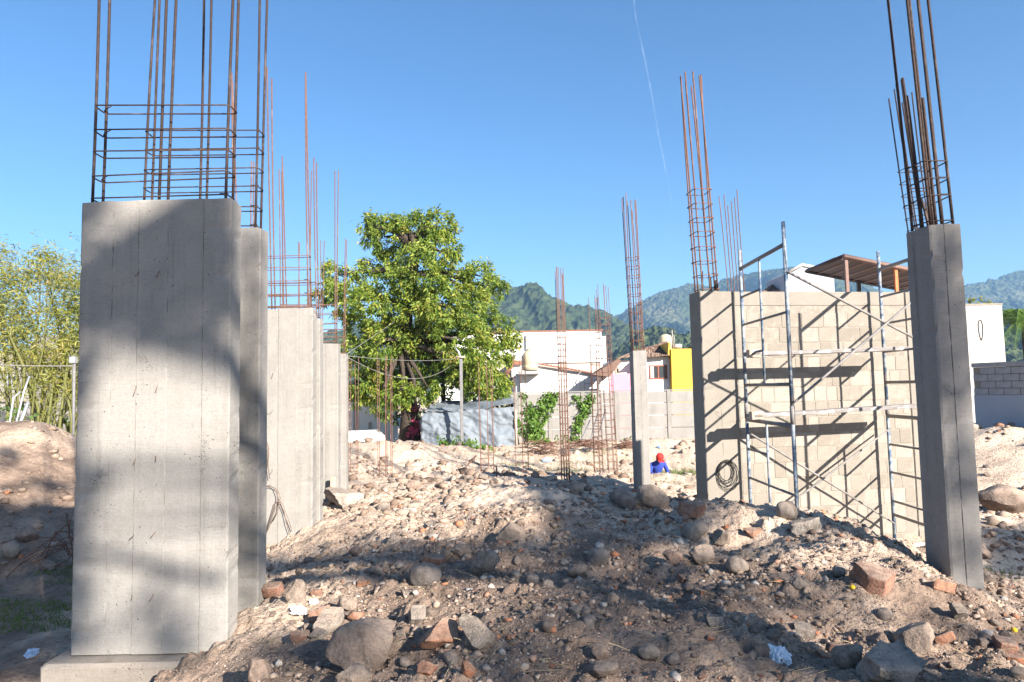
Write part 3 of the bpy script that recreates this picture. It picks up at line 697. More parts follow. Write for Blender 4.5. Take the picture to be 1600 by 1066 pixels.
# planks lying on the scaffold
for (px0, py0, px1, py1, Y, lab) in ((1168, 554, 1412, 545, 9.55, 'upper mortar-splashed plank lying across the scaffold'), (1172, 650, 1430, 634, 9.5, 'lower mortar-splashed plank lying across the scaffold')):
    a = at(px0, py0, Y); b = at(px1, py1, Y + .28); dv = (b - a); L = dv.length; ang = math.atan2(dv.y, dv.x)
    mb = MB(); mb.box(0, L, -.12, .12, -.026, .026, bev=.005)
    o = mb.build('scaffold_plank', M['plank'], None, a, ang); o.rotation_euler = (0, -math.asin(dv.z / L), ang); tag(o, lab, 'plank', 'planks on the scaffold')
    mb = MB(); mb.box(-.03, .14, -.12, -.02, -.05, .06, bev=.006)
    o2 = mb.build('end_block', M['wood'], o)
bd = at(1422, 847, 10.0); o = MB().box(-.28, .28, -.06, .06, -.08, .07, bev=.01).build('timber_offcut', M['wood'], None, (bd.x, wall_y(bd.x) - .3, hz(bd.x, wall_y(bd.x) - .3) + .06), BETA); tag(o, 'pale timber offcut at the foot of the block wall', 'timber')

# ------------------------------------------------------------------ built surroundings
class Thing:
    def __init__(s, name, loc, label, cat, group=None, kind='thing'):
        s.o = empty(name, loc); s.l = Vector(loc); tag(s.o, label, cat, group, kind)
    def part(s, name, mb, mat, parent=None):
        mb.v = [tuple(Vector(v) - s.l) for v in mb.v]
        return mb.build(name, M[mat], parent or s.o)
    def box(s, name, mat, x0, x1, y0, y1, z0, z1, bev=0.0, parent=None):
        return s.part(name, MB().box(x0, x1, y0, y1, z0, z1, bev=bev), mat, parent)
for c_ in columns + [rc, mc, hb, hb2, wall]: c_['kind'] = 'thing'
def X(px, Y, py=600): return at(px, py, Y).x
def Z(py, Y, px=900): return at(px, py, Y).z

# perimeter wall: piers and rendered panels
PY = 33.0
pw = Thing('perimeter_wall', (X(960, PY), PY, 0), 'long grey rendered boundary wall at the back of the site', 'wall')
zt = Z(613, PY, 950); edges = [752, 806, 858, 910, 962, 998, 1044, 1092, 1145, 1200, 1260]
for a, b in zip(edges[:-1], edges[1:]):
    x0, x1 = X(a, PY), X(b, PY)
    pw.box('pier', 'perimeter', x0 - .09, x0 + .09, PY - .03, PY + .17, -.2, zt + .02, .01)
    zr = [-.2, .55, 1.15, 1.75, zt]
    for z0, z1 in zip(zr[:-1], zr[1:]):
        pw.box('panel', 'perimeter2', x0 + .092, x1 - .092, PY + .01 + random.uniform(-.006, .006), PY + .15, z0, z1 - .02, .012)
pw.box('coping', 'perimeter', X(752, PY), X(1260, PY), PY - .02, PY + .16, zt + .022, zt + .08)

def tiles(t, p00, p10, p01, p11, mat, nu, nv, parent=None):
    """pan-tile roof surface as one part: barrel rows running from the eave (p00-p10) to the ridge (p01-p11)"""
    mb = MB(); p00, p10, p01, p11 = map(Vector, (p00, p10, p01, p11))
    nrm = (p10 - p00).cross(p01 - p00).normalized()
    if nrm.z < 0: nrm = -nrm
    for i in range(nu):
        for j in range(nv):
            v0, v1 = j / nv, (j + 1.12) / nv
            u0, u1 = i / nu, (i + 1) / nu
            def q(u, v): return (p00 * (1 - u) + p10 * u) * (1 - v) + (p01 * (1 - u) + p11 * u) * v
            w = (q(u1, v0) - q(u0, v0)).length / 2
            row = []
            for (v, lift) in ((v0, .035), (min(v1, 1), 0)):
                for k in range(5):
                    a = math.pi * k / 4; row.append(q(u0 + (u1 - u0) * (.5 - .5 * math.cos(a)), v) + nrm * (w * .75 * math.sin(a) + lift))
            b = len(mb.v); mb.v += [tuple(x) for x in row]
            for k in range(4): mb.f.append([b + k, b + k + 1, b + 6 + k, b + 5 + k]); mb.sm.append(True)
            mb.f.append([b + 4, b + 3, b + 2, b + 1, b]); mb.sm.append(False)
    mb.v = [tuple(Vector(v) - t.l) for v in mb.v]
    me = bpy.data.meshes.new('roof_tiles'); me.from_pydata(mb.v, [], mb.f); me.polygons.foreach_set('use_smooth', mb.sm); me.update()
    o = link('roof_tiles', me, M[mat], parent or t.o); o['kind'] = 'stuff'; return o
def window(t, x0, x1, y, z0, z1, fm='frame_red', mull=True):
    fr = MB(); w = .07
    fr.box(x0, x1, y - .05, y + .03, z0, z0 + w).box(x0, x1, y - .05, y + .03, z1 - w, z1).box(x0, x0 + w, y - .049, y + .029, z0 + w, z1 - w).box(x1 - w, x1, y - .049, y + .029, z0 + w, z1 - w)
    if mull: fr.box((x0 + x1) / 2 - w / 2, (x0 + x1) / 2 + w / 2, y - .048, y + .028, z0 + w, z1 - w)
    f = t.part('window', fr, fm)
    t.part('pane', MB().box(x0 + w, (x0 + x1) / 2 - (w / 2 if mull else 0), y - .02, y - .012, z0 + w, z1 - w), 'glass', f)
    t.part('pane', MB().box((x0 + x1) / 2 + (w / 2 if mull else 0), x1 - w, y - .024, y - .016, z0 + w, z1 - w), 'glass', f)
    return f

# big white building
Y = 48.0
t = Thing('white_building', (X(860, Y), Y, 0), 'large white flat-roofed building behind the tallest rebar cage', 'building')
zt = Z(518, Y, 870); zb = Z(567, Y, 870)
t.box('wall', 'white', X(690, Y), X(942, Y), Y, Y + 9, zb, zt)
t.box('lower_wall', 'cream', X(690, Y) + .1, X(942, Y) - .1, Y + .15, Y + 8.8, -.2, zb - .01)
t.box('parapet', 'redtile', X(690, Y) - .1, X(942, Y) + .1, Y - .08, Y + 9.08, zt + .004, zt + .08)
t.box('drainpipe', 'steel', X(823, Y), X(827, Y), Y - .22, Y - .03, Z(545, Y), Z(522, Y))
t.box('side_wing', 'white', X(942, Y) + .02, X(946, Y) + .25, Y + 1, Y + 8, -.2, Z(524, Y, 940))
# pink-cream block behind the tree's right side
Y = 44.0
t = Thing('cream_house', (X(760, Y), Y, 0), 'cream and white house with a red-edged balcony roof, half behind the tree', 'house')
t.box('wall', 'cream', X(698, Y), X(806, Y), Y, Y + 3.5, -.2, Z(560, Y, 750))
t.box('terrace_wall', 'white', X(690, Y), X(812, Y), Y - 1.5, Y - .02, -.2, Z(597, Y, 750))
mb = MB(); a, b, c_ = at(789, 585, Y - 1.2), at(800, 563, Y - 1.2), at(816, 564, Y - 1.2)
mb.prism([(a.x, a.z), (b.x, b.z), (c_.x, c_.z), (c_.x, c_.z - .25), (b.x + .15, b.z - .3), (a.x + .2, a.z - .05)], Y - 1.7, Y - .3)
t.part('gable_roof', mb, 'redtile')
t.box('porch_wall', 'white', X(800, Y), X(812, Y), Y - 1.4, Y - .5, Z(597, Y), Z(568, Y))
rail = MB()
for px in (785, 793, 800, 808): rail.tube([at(px, 580 if px == 785 else 590, Y - 1.9), at(px, 601, Y - 1.9)], .03, 5)
rail.tube([at(785, 580, Y - 1.9), at(800, 580, Y - 1.9)], .03, 5).tube([at(785, 590, Y - 1.9), at(808, 590, Y - 1.9)], .025, 5).tube([at(785, 601, Y - 1.9), at(808, 601, Y - 1.9)], .04, 5)
t.part('balcony_rail', rail, 'dark')
# low white house with sloping tile coping, tank on its slab
Y = 39.0
t = Thing('white_house', (X(880, Y), Y, 0), 'low white house wall with a sloping red tile coping below the big white building', 'house')
q = [at(813, 612, Y), at(813, 582, Y), at(842, 572, Y), at(906, 581, Y), at(940, 583, Y), at(940, 612, Y)]
poly = [(p.x, p.z) for p in q]; poly[0] = (poly[0][0], -.2); poly[-1] = (poly[-1][0], -.2)
t.part('wall', MB().prism(poly, Y, Y + 6), 'white')
t.box('side_wall', 'white', X(806, Y), X(813, Y) - .01, Y + .3, Y + 5, -.2, Z(582, Y))
a, b = at(842, 572, Y), at(908, 583, Y)
tiles(t, a + Vector((0, -.3, .02)), b + Vector((0, -.3, .02)), a + Vector((0, .3, .12)), b + Vector((0, .3, .12)), 'redtile', 12, 1)
a, b = at(909, 583, Y), at(926, 586, Y)
tiles(t, a + Vector((0, -.3, .02)), b + Vector((0, -.3, .02)), a + Vector((0, .3, .12)), b + Vector((0, .3, .12)), 'redtile', 4, 1)
fr = MB(); fr.tube([at(897, 609, Y - .3), at(908, 589, Y - .3)], .025, 5).tube([at(906, 609, Y - .3), at(907, 589, Y - .3)], .03, 5).tube([at(913, 609, Y - .3), at(912, 587, Y - .3)], .03, 5).tube([at(911, 598, Y - .3), at(926, 600, Y - .3)], .025, 5).tube([at(926, 609, Y - .3), at(926, 590, Y - .3)], .025, 5)
t.part('railing', fr, 'steel')
t.part('tank_slab', MB().box(X(812, Y) - .1, X(843, Y), Y - .9, Y + .6, Z(584, Y), Z(579, Y), bev=.02), 'greyblock')
tp = at(828, 579, Y - .15); rr_ = (X(840, Y) - X(815, Y)) / 2
tk = Thing('water_tank', (tp.x, Y - .15, tp.z + .01), 'beige round water tank on a slab above the low white house', 'water tank')
mb = MB().lathe([(rr_, 0), (rr_, .28), (rr_ * .97, .3), (rr_, .32), (rr_, .78), (rr_ * .95, .85), (rr_ * .55, 1.08), (rr_ * .3, 1.14)], 24, (tp.x, Y - .15, tp.z + .01)); tk.part('body', mb, 'tank')
tk.part('lid', MB().lathe([(rr_ * .32, 1.145), (rr_ * .32, 1.2), (rr_ * .1, 1.24)], 16, (tp.x, Y - .15, tp.z + .01)), 'tank')

# house with brown tile roof, pink and yellow walls
Y = 37.0
t = Thing('tiled_house', (X(1010, Y), Y, 0), 'white house with brown tile roof, one pink and one bright yellow wall', 'house')
t.box('wall', 'white', X(1003, Y), X(1047, Y) - .01, Y, Y + 5, -.2, Z(558, Y, 1025))
t.box('pink_wall', 'pink', X(953, Y), X(1003, Y) - .01, Y + .1, Y + .6, -.2, Z(584, Y, 975))
t.box('back_wall', 'white', X(962, Y), X(1003, Y) - .02, Y + .9, Y + 5, -.2, Z(562, Y, 980))
t.box('yellow_wall', 'yellow', X(1047, Y), X(1080, Y), Y - .5, Y + 4.5, -.2, Z(546, Y, 1063))
mb = MB(); p = [at(1043.5, 556, Y - .4), at(1047.5, 556, Y - .4), at(1047.5, 535, Y - .4), at(1045, 535, Y - .4)]
t.part('yellow_parapet', MB().prism([(v.x, v.z) for v in p], Y - .4, Y + 3.5), 'yellow')
e0, e1 = at(1000, 560, Y - .5), at(1046, 557, Y - .5); r0, r1 = at(1001, 548, Y + 2.2), at(1043, 534, Y + 3.2)
r0 = at(1002, 546, Y + 1.6)
tiles(t, e0, e1, r0, r1, 'tile', 15, 6)
e2 = at(963, 562, Y + .4); r2 = at(985, 552, Y + 2)
tiles(t, e2, at(1001, 557, Y + .4), r2, at(1003, 546, Y + 2), 'tile', 10, 4)
mb = MB(); a, b = at(925, 586, Y - .6), at(966, 560, Y - .6)
mb.prism([(a.x, a.z), (b.x, b.z), (b.x + .1, b.z - .22), (a.x + .9, a.z - .12)], Y - .9, Y + 1.2)
t.part('side_eave', mb, 'tile')
t.box('porch_wall', 'white', X(936, Y), X(953, Y) - .01, Y, Y + .5, -.2, Z(578, Y, 945))
window(t, X(1015, Y), X(1046, Y) - .1, Y, Z(592.5, Y, 1030), Z(570.5, Y, 1030))
t.part('curtain', MB().box(X(1017, Y), X(1022, Y), Y - .045, Y - .03, Z(591, Y, 1030), Z(572, Y, 1030)), 'curtain')
window(t, X(966, Y), X(973, Y), Y + .9, Z(584, Y, 970), Z(573, Y, 970), 'wood', False)
rr_ = .38; tp = at(1040, 538, Y + 4)
tk = Thing('water_tank', (tp.x, Y + 4, tp.z), 'small cream water tank on the roof of the yellow-walled house', 'water tank')
tk.part('body', MB().lathe([(rr_, -.6), (rr_, .4), (rr_ * .8, .52), (rr_ * .3, .6)], 18, (tp.x, Y + 4, tp.z)), 'tank')
sh = Thing('solar_heater', tuple(at(1057, 546, Y + 1)), 'silver solar water heater on the flat yellow roof', 'solar heater')
mb = MB().tube([at(1050, 541, Y + 1), at(1065, 541, Y + 1)], .13, 12); sh.part('drum', mb, 'steel')
mb = MB().tube([at(1052, 541, Y + 1), at(1052, 546.5, Y + 1)], .03, 5).tube([at(1063, 541, Y + 1), at(1063, 546.5, Y + 1)], .03, 5); sh.part('stand', mb, 'steel')
an = MB().tube([at(1050, 516, Y + .8), at(1052, 546.5, Y + .8)], .035, 6).tube([at(1047.5, 518, Y + .8), at(1052, 524, Y + .8)], .02, 5).tube([at(1053, 524, Y + .8), at(1054, 540, Y + .8)], .03, 5)
o = an.build('antenna_mast', M['whitecable']); tag(o, 'thin white antenna mast on the yellow roof', 'antenna')
# tiled roof and white wall glimpsed right of the yellow wall
Y = 41.0
t = Thing('far_house', (X(1085, Y), Y, 0), 'far house with a red tile roof glimpsed between yellow wall and pier', 'house')
t.box('wall', 'whitegrimy', X(1078, Y), X(1130, Y), Y, Y + 4, -.2, Z(603, Y, 1085))
tiles(t, at(1076, 602, Y - .4), at(1132, 601, Y - .4), at(1076, 588, Y + 2), at(1132, 587, Y + 2), 'redtile', 18, 5)

# rusty sheet roof on posts and white house behind the block wall
t = Thing('sheet_roof_shelter', (at(1330, 470, 45).x, 45, 0), 'rust-red sheet metal roof on thin posts above the block wall', 'shelter')
A_, B_, C_, D_ = at(1316, 401, 41), at(1500, 438, 43), at(1418, 455, 57), at(1259, 424, 53)
n_sheet = 9
for i in range(n_sheet):
    u0, u1 = i / n_sheet, (i + .97) / n_sheet
    v0 = .16 if i == 0 else 0.02
    q = lambda u, v: (A_ * (1 - u) + B_ * u) * (1 - v) + (D_ * (1 - u) + C_ * u) * v
    mb = MB(); p = [q(u0, v0), q(u1, v0), q(u1, 1), q(u0, 1)]; up = Vector((0, 0, .07))
    mb.add([x + up for x in p] + [x + up * 2 for x in p], [(3, 2, 1, 0), (4, 5, 6, 7), (0, 1, 5, 4), (1, 2, 6, 5), (2, 3, 7, 6), (3, 0, 4, 7)])
    t.part('roof_sheet', mb, 'roofmetal')
    t.part('purlin', MB().tube([q(u0, 0), q(u0, 1)], .045, 4), 'roofframe')
t.part('front_beam', MB().tube([A_ - Vector((0, .1, 0)), B_ - Vector((0, .1, 0))], .16, 4), 'roofframe')
t.part('rear_beam', MB().tube([D_, C_], .14, 4), 'dark')
t.part('side_beam', MB().tube([A_, D_], .12, 4), 'roofmetal')
for (px, mt) in ((1317, 'roofframe'), (1405, 'orangeframe')):
    u = (at(px, 420, 41.5).x - A_.x) / (B_.x - A_.x); p = A_ * (1 - u) + B_ * u
    t.part('post', MB().box(p.x - .09, p.x + .09, p.y - .06, p.y + .12, -.1, p.z), mt)
p = D_ * .5 + C_ * .5; t.part('post', MB().box(p.x - .12, p.x + .12, p.y - .12, p.y + .12, -.1, p.z), 'dark')
Y = 62.0
t = Thing('gabled_house', (X(1265, Y), Y, 0), 'plain white house end seen between scaffold and sheet roof', 'house')
q = [at(1229, 428, Y), at(1253, 415, Y), at(1303, 432, Y)]
t.part('wall', MB().prism([(q[0].x, -.2), (q[0].x, q[0].z), (q[1].x, q[1].z), (q[2].x, q[2].z), (q[2].x, -.2)], Y, Y + 5), 'bluewhite')  # bluish shade of this end is put into the wall colour
t.part('roof_edge', MB().tube([q[0] + Vector((0, -.05, .05)), q[1] + Vector((0, -.05, .05)), at(1278, 419, Y) + Vector((0, -.05, 0))], .16, 5), 'whitegrimy')
Y = 64.0
t = Thing('tiled_hut', (X(1212, Y), Y, 0), 'small brown tiled roof peeping over the wall beside the rebar', 'house')
t.box('wall', 'whitegrimy', X(1192, Y), X(1226, Y), Y, Y + 3, -.2, Z(456, Y, 1212))
tiles(t, at(1190, 457, Y - .3), at(1228, 455, Y - .3), at(1206, 445, Y + 1.5), at(1222, 445, Y + 1.5), 'tile', 9, 4)

# right: tall white wall with a painted oval, grey block wall
Y = 30.0
t = Thing('white_tower_house', (X(1545, Y), Y, 0), 'tall stained white house wall with a dark painted oval, right of the shaded column', 'house')
t.box('wall', 'whitegrimy', X(1490, Y), X(1574, Y), Y, Y + 5, -.2, Z(477, Y, 1545))
t.box('roof_edge', 'mortar', X(1490, Y) - .03, X(1574, Y) + .03, Y - .03, Y + 5, Z(477, Y, 1545) + .003, Z(475, Y, 1545) + .02)
oc = at(1532.5, 516, Y - .012); t.part('oval_mark', MB().tube([(oc.x + .09 * math.sin(a) + .016 * math.sin(2 * a), Y - .006, oc.z + .45 * math.cos(a)) for a in np.linspace(0, 2 * math.pi, 29)[:-1]], .022, 5, closed=True), 'dark')
P0, P1 = at(1521, 600, 16.8), at(1700, 600, 14.2); P0.z = P1.z = 0
dv = P1 - P0; Lw = dv.length; ang = math.atan2(dv.y, dv.x)
gw = empty('grey_block_wall', P0, ang); tag(gw, 'wall of bare grey blocks over a bluish white lower half, far right', 'wall', kind='thing')
zt = at(1530, 567.5, 16.7).z; zm = at(1530, 617, 16.7).z
MB().box(0, Lw, .02, .14, -.2, zt - .11).build('mortar_bed', M['mortar'], gw)
MB().box(0, Lw, -.012, .019, -.2, zm - .005).build('painted_render', M['bluewhite'], gw)
MB().box(-.01, Lw, -.02, .17, zt - .105, zt).build('coping', M['greyblock'], gw)
bm_ = MB().box(0, .385, 0, .16, 0, (zt - zm - .11) / 4 - .012, bev=.006).mesh('block')
for r_ in range(4):
    for k in range(int(Lw / .4)):
        link('block', bm_, M['greyblock'], gw, (k * .4 + (.2 if r_ % 2 else 0), random.uniform(-.004, .004), zm + r_ * (zt - zm - .11) / 4))

# left: house with a window behind the bamboo
Y = 27.0
t = Thing('grey_house', (X(40, Y), Y, 0), 'pale house wall with a small barred window behind the bamboo', 'house')
t.box('wall', 'perimeter2', X(-140, Y), X(48, Y), Y, Y + 6, -.2, Z(548, Y, 20))
window(t, X(11, Y), X(28, Y), Y, Z(608, Y, 20), Z(585, Y, 20), 'steel')
t.box('ledge', 'mortar', X(-140, Y), X(48, Y) + .1, Y - .12, Y - .005, Z(628, Y, 20), Z(624, Y, 20))
t2 = Thing('white_annex', (X(90, 29), 29, 0), 'white house block showing between bamboo canes and column', 'house')
t2.box('wall', 'perimeter2', X(50, 29), X(300, 29), 29, 33, -.2, Z(524, 29, 90))
t2.box('lower_wall', 'perimeter', X(49, 28.5), X(301, 28.5), 28.4, 28.95, -.2, Z(600, 29, 90))
# white wall and slab behind the site, tree shadows fall on it
Y = 33.2
t = Thing('garden_wall', (X(590, Y), Y, 0), 'white garden wall dappled by tree shade, left of the trunk', 'wall')
t.box('wall', 'white', X(470, Y), X(620, Y), Y, Y + .25, -.2, Z(628, Y, 590))
t.box('recess', 'greyblock', X(552, Y), X(560, Y), Y - .03, Y - .004, -.1, Z(636, Y, 556))
t.box('vent_block', 'wood', X(576, Y), X(579.5, Y), Y - .08, Y - .004, Z(671, Y, 577), Z(660, Y, 577))
o = MB().prism([(X(500, 30), -.2), (X(500, 30), Z(676, 30, 560)), (X(586, 30), Z(672, 30, 586)), (X(594, 30), Z(683, 30, 590)), (X(598, 30), -.2)], 30, 31).build('low_white_wall', M['white']); tag(o, 'low sunlit white wall stub in front of the dappled garden wall', 'wall', kind='thing')

# pavement strip behind the trench, in front of the boundary wall
o = MB().box(X(880, 28.5), X(1010, 28.5), 27.6, 30.2, -.1, .06, bev=.01).build('pavement', M['greyblock']); tag(o, kind='structure')

# silver tarpaulin shelter
Y = 27.5
tb = hz(X(730, Y), Y)
t = Thing('tarpaulin_shelter', (X(730, Y), Y, 0), 'makeshift shelter draped in wrinkled silver tarpaulin beside the lamp post', 'shelter')
def cloth(p00, p10, p01, p11, nu, nv, amp, seed, foldf, lift=(0, -1, 0)):
    u, v = np.meshgrid(np.linspace(0, 1, nu), np.linspace(0, 1, nv)); P = [np.array(p) for p in (p00, p10, p01, p11)]
    pts = ((1 - u) * (1 - v))[..., None] * P[0] + (u * (1 - v))[..., None] * P[1] + ((1 - u) * v)[..., None] * P[2] + (u * v)[..., None] * P[3]
    d = amp * (np.sin(u * foldf + 3 * v + 2.2 * fbm(u * 3, v * 2, 2, seed)) * (1 - v) * .8 + 1.3 * fbm(u * 9 + v * 4, v * 5, 3, seed + 2) + .7 * np.abs(fbm(u * 22 + v * 16, v * 16, 2, seed + 4)))
    pts = pts + d[..., None] * np.array(lift); q = np.arange(nu * nv).reshape(nv, nu)
    return pts.reshape(-1, 3), np.stack([q[:-1, :-1], q[:-1, 1:], q[1:, 1:], q[1:, :-1]], -1).reshape(-1, 4)
def clothpart(name, *a, **k):
    V, Fc = cloth(*a, **k); o = link(name, np_mesh(name, V - np.array(t.l), Fc, True), M['tarp'], t.o)
    so_ = o.modifiers.new('thick', 'SOLIDIFY'); so_.thickness = .012; return o
clothpart('front_sheet', at(659, 712, Y - .3), at(806, 716, Y - .5), at(658, 645, Y), at(803, 636, Y), 70, 40, .16, 3, 16)
clothpart('roof_sheet', at(657, 646, Y - .05), at(806, 635, Y - .1), at(682, 630, Y + 2.6), at(800, 621, Y + 2.6), 60, 24, .10, 8, 9, (0, -.4, .9))
clothpart('side_sheet', at(806, 714, Y - .4), at(812, 705, Y + 2.4), at(803, 636, Y), at(800, 622, Y + 2.6), 24, 30, .06, 12, 9, (1, 0, 0))
for px, Yy, py in ((659, Y + .1, 645), (803, Y + .1, 636), (683, Y + 2.5, 632), (799, Y + 2.5, 622), (806, Y - .25, 640)):
    p = at(px, py, Yy); t.part('pole', MB().tube([(p.x, p.y, tb - .3), (p.x, p.y, p.z - .02)], .045, 6), 'wood')

# lamp post with wires
Y = 26.5; lb = at(722, 700, Y); lt = at(720, 557, Y)
t = Thing('lamp_post', (lb.x, Y, hz(lb.x, Y) - .1), 'slim dark post with cables in front of the silver tarpaulin', 'lamp post')
t.part('pole', MB().box(lb.x - .06, lb.x + .06, Y - .06, Y + .06, hz(lb.x, Y) - .1, lt.z, bev=.015), 'postgrey')
t.part('arm', MB().tube([(lb.x, Y - .02, lt.z - .05), at(716, 549, Y), at(712, 545, Y)], .04, 6), 'steel')
t.part('cross_arm', MB().tube([at(712, 558, Y - .1), at(727, 558, Y - .1)], .04, 5), 'wood')
def sag(a, b, s, n=20): return [Vector(a).lerp(Vector(b), k / n) - Vector((0, 0, s * 4 * (k / n) * (1 - k / n))) for k in range(n + 1)]
c1 = at(541, 556, 14.9)
for (a, b, s, r_, lab) in ((c1, at(716, 560, Y - .1), .1, .007, 'pale cable stretched taut from the last column to the post'), (c1 + Vector((0, 0, -.02)), at(705, 571, Y), .5, .008, 'pale cable hanging in a deep sag below the tree'), (c1 + Vector((0, 0, .03)), at(618, 502, 29.5), .0, .008, 'pale cable running up into the tree')):
    o = MB().tube(sag(a, b, s), r_, 5).build('cable', M['whitecable']); tag(o, lab, 'cable')
# left lamp pole with wire
Y = 15.5; lb = at(114, 720, Y)
t = Thing('lamp_post', (lb.x, Y, hz(lb.x, Y) - .1), 'thin grey pole with a boxy lamp just left of the wide column', 'lamp post')
t.part('pole', MB().tube([(lb.x, Y, hz(lb.x, Y) - .1), at(116, 566, Y)], .032, 8), 'postgrey')
p = at(115, 563, Y); t.part('lamp_head', MB().box(p.x - .06, p.x + .06, Y - .08, Y + .06, p.z - .07, p.z + .08, bev=.01), 'steel')
o = MB().tube(sag(at(-80, 566, Y), at(114, 572, Y), .03), .012, 5).build('cable', M['whitecable']); tag(o, 'thin pale wire crossing in front of the bamboo', 'cable')
# pallet / crate stack and white pipes
Y = 15.0; cb = at(104, 715, Y); t = Thing('pallet', (cb.x, Y, cb.z), 'small pale slatted pallet leaning beside the grey lamp pole', 'pallet')
for k in range(6): t.part('slat', MB().box(cb.x - .14, cb.x + .16, Y, Y + .03, cb.z - .02 + .066 * k, cb.z + .022 + .066 * k), 'wood')
for dx in (-.12, .02, .13): t.part('bearer', MB().box(cb.x + dx - .02, cb.x + dx + .02, Y + .032, Y + .1, cb.z - .03, cb.z + .38), 'wood')
for (a, b, c2, lab) in (((14, 668), (21, 622), (32, 612), 'bent white pipe leaning among the bamboo, leftmost of three'), ((23, 670), (38, 610), (46, 588), 'long thin white pipe leaning among the bamboo'), ((27, 672), (38, 645), (44, 628), 'short thick white pipe leaning in front of the bamboo')):
    Y = 14.6; g = at(*a, Y); o = MB().tube([(g.x, Y, hz(g.x, Y) - .05), g, at(*b, Y + .1), at(*c2, Y + .2)], .035 if 'thick' in lab else .02, 6).build('white_pipe', M['steel']); tag(o, lab, 'pipe', 'white pipes by the bamboo')
# rods, mats and odds at the back of the site
Y = 24.5
for (x0, x1, y0, y1, lab) in ((828, 862, 690, 710, 'tangled heap of rusty wire beside the silver shelter'), (894, 942, 688, 700, 'low rusty bundle of stirrups lying before the boundary wall'), (975, 990, 693, 699, 'small rusty rod bundle close to the slender column')):
    mb = MB(); rs = random.Random(x0)
    for k in range(46):
        a = at(rs.uniform(x0, x1), rs.uniform(y0, y1), Y + rs.uniform(-.3, .3)); d_ = Vector((rs.uniform(-.5, .5), rs.uniform(-.2, .2), rs.uniform(-.12, .15)))
        a.z = max(a.z, hz(a.x, a.y) + .03); mb.tube([a - d_, a + Vector((0, 0, rs.uniform(0, .08))), a + d_], .011, 4)
    o = mb.build('rusty_wire_bundle', M['rebar']); tag(o, lab, 'rebar bundle'); o['kind'] = 'stuff'
Y = 27.0
t = Thing('rod_ladder', tuple(at(945, 690, Y)), 'ladder-like frame of rods leaning on the boundary wall', 'ladder')
for a, b in (((933, 690), (946, 640)), ((922, 690), (935, 642))): t.part('rail', MB().tube([at(*a, Y), at(*b, Y + 3)], .03, 5), 'postgrey')
for k in range(5): t.part('rung', MB().tube([at(924 + 2.4 * k, 684 - 9 * k, Y + .4 + .5 * k), at(935 + 2.4 * k, 684 - 9 * k, Y + .4 + .5 * k)], .02, 5), 'rebar')
o = MB().tube([at(909, 687, Y), at(922, 657, Y + 2)], .03, 5).build('leaning_rod', M['postgrey']); tag(o, 'single grey rod leaning left of the rod ladder', 'rod')
o = MB().tube([at(721, 738, 18.6), at(744, 712, 19.2)], .02, 5).build('leaning_rod', M['rebar']); tag(o, 'rusty rod stuck slantwise in the soil before the tarpaulin', 'rod')
g = on_ground(776, 744); o = MB().tube([g - Vector((0, 0, .1)), g + Vector((.0, 0, .22))], .015, 5).build('leaning_rod', M['rebar']); tag(o, 'short upright rusty stub in the lit soil', 'rod')
def sack(px, py, w, mat, lab, cat='bag', flat=.45, name='plastic_bag', seed=1):
    g = on_ground(px, py); s_ = w * g.y / F
    bm = bmesh.new(); bmesh.ops.create_icosphere(bm, subdivisions=4, radius=.5)
    Cc = np.array([v.co[:] for v in bm.verts]); N1 = fbm(Cc[:, 0] * 5 + seed, Cc[:, 1] * 5 + Cc[:, 2] * 4, 3, seed); N2 = np.abs(fbm(Cc[:, 0] * 9 - Cc[:, 2] * 7, Cc[:, 1] * 9 + Cc[:, 2] * 3, 3, seed + 3))
    for v, n_, n2 in zip(bm.verts, N1, N2):
        c = v.co.copy(); v.co = c * (1 + .5 * float(n_) - .7 * float(n2)); v.co.z *= flat * (1.2 if c.z > 0 else .5)
    me = bpy.data.meshes.new(name); bm.to_mesh(me); bm.free()
    o = link(name, me, M[mat], None, g + Vector((0, 0, s_ * .08)), (random.uniform(-.2, .2), random.uniform(-.2, .2), random.uniform(0, 6)), (s_, s_ * .75, s_)); tag(o, lab, cat); return o
sack(1218, 1030, 46, 'white_bag', 'crumpled white plastic bag in the rubble below the shaded slope', seed=2)
sack(1372, 1062, 55, 'white_bag', 'torn white plastic sheet against the pale concrete slab', seed=5)
sack(466, 958, 30, 'white_bag', 'pleated white plastic scrap near the wide column', seed=7)
sack(490, 942, 18, 'white_bag', 'tiny white cup-like scrap in the rubble', 'scrap', name='plastic_scrap', seed=9)
sack(855, 722, 20, 'blue_bag', 'pale blue bag lying by the rusty wire heap', seed=11)
sack(50, 1023, 26, 'blue_bag', 'pale blue crumpled carton on the shaded grass', 'carton', name='carton', seed=13)
sack(1030, 700, 10, 'blue_bag', 'small pale scrap on the far soil heap', 'scrap', name='plastic_scrap', seed=14)
# stake at the foot of the fifth column, wires hanging down the third
p = at(521, 772, 12.25); o = MB().box(p.x - .045, p.x + .045, 12.2, 12.25, hz(p.x, 12.2) - .1, at(521, 745, 12.25).z, bev=.004).build('wooden_stake', M['wood']); tag(o, 'short wooden stake standing against the fifth column', 'stake')
Y = 9.17; mb = MB()
for pts in ([(407, 714), (412, 694), (417, 690), (420, 700), (419, 728), (421, 748)], [(408, 770), (418, 760), (428, 762), (434, 775), (432, 790), (420, 825), (410, 845)], [(436, 782), (430, 786), (424, 805), (416, 830)], [(436, 782), (442, 788), (450, 810), (456, 830)], [(436, 782), (444, 800), (448, 820), (452, 835)], [(406, 768), (420, 758), (434, 766), (438, 778), (434, 800), (426, 815)], [(408, 716), (413, 697), (416, 691), (419, 704), (417, 735)]):
    mb.tube([at(a, b, Y - .01 - .03 * random.random()) for a, b in pts], .0055, 4)
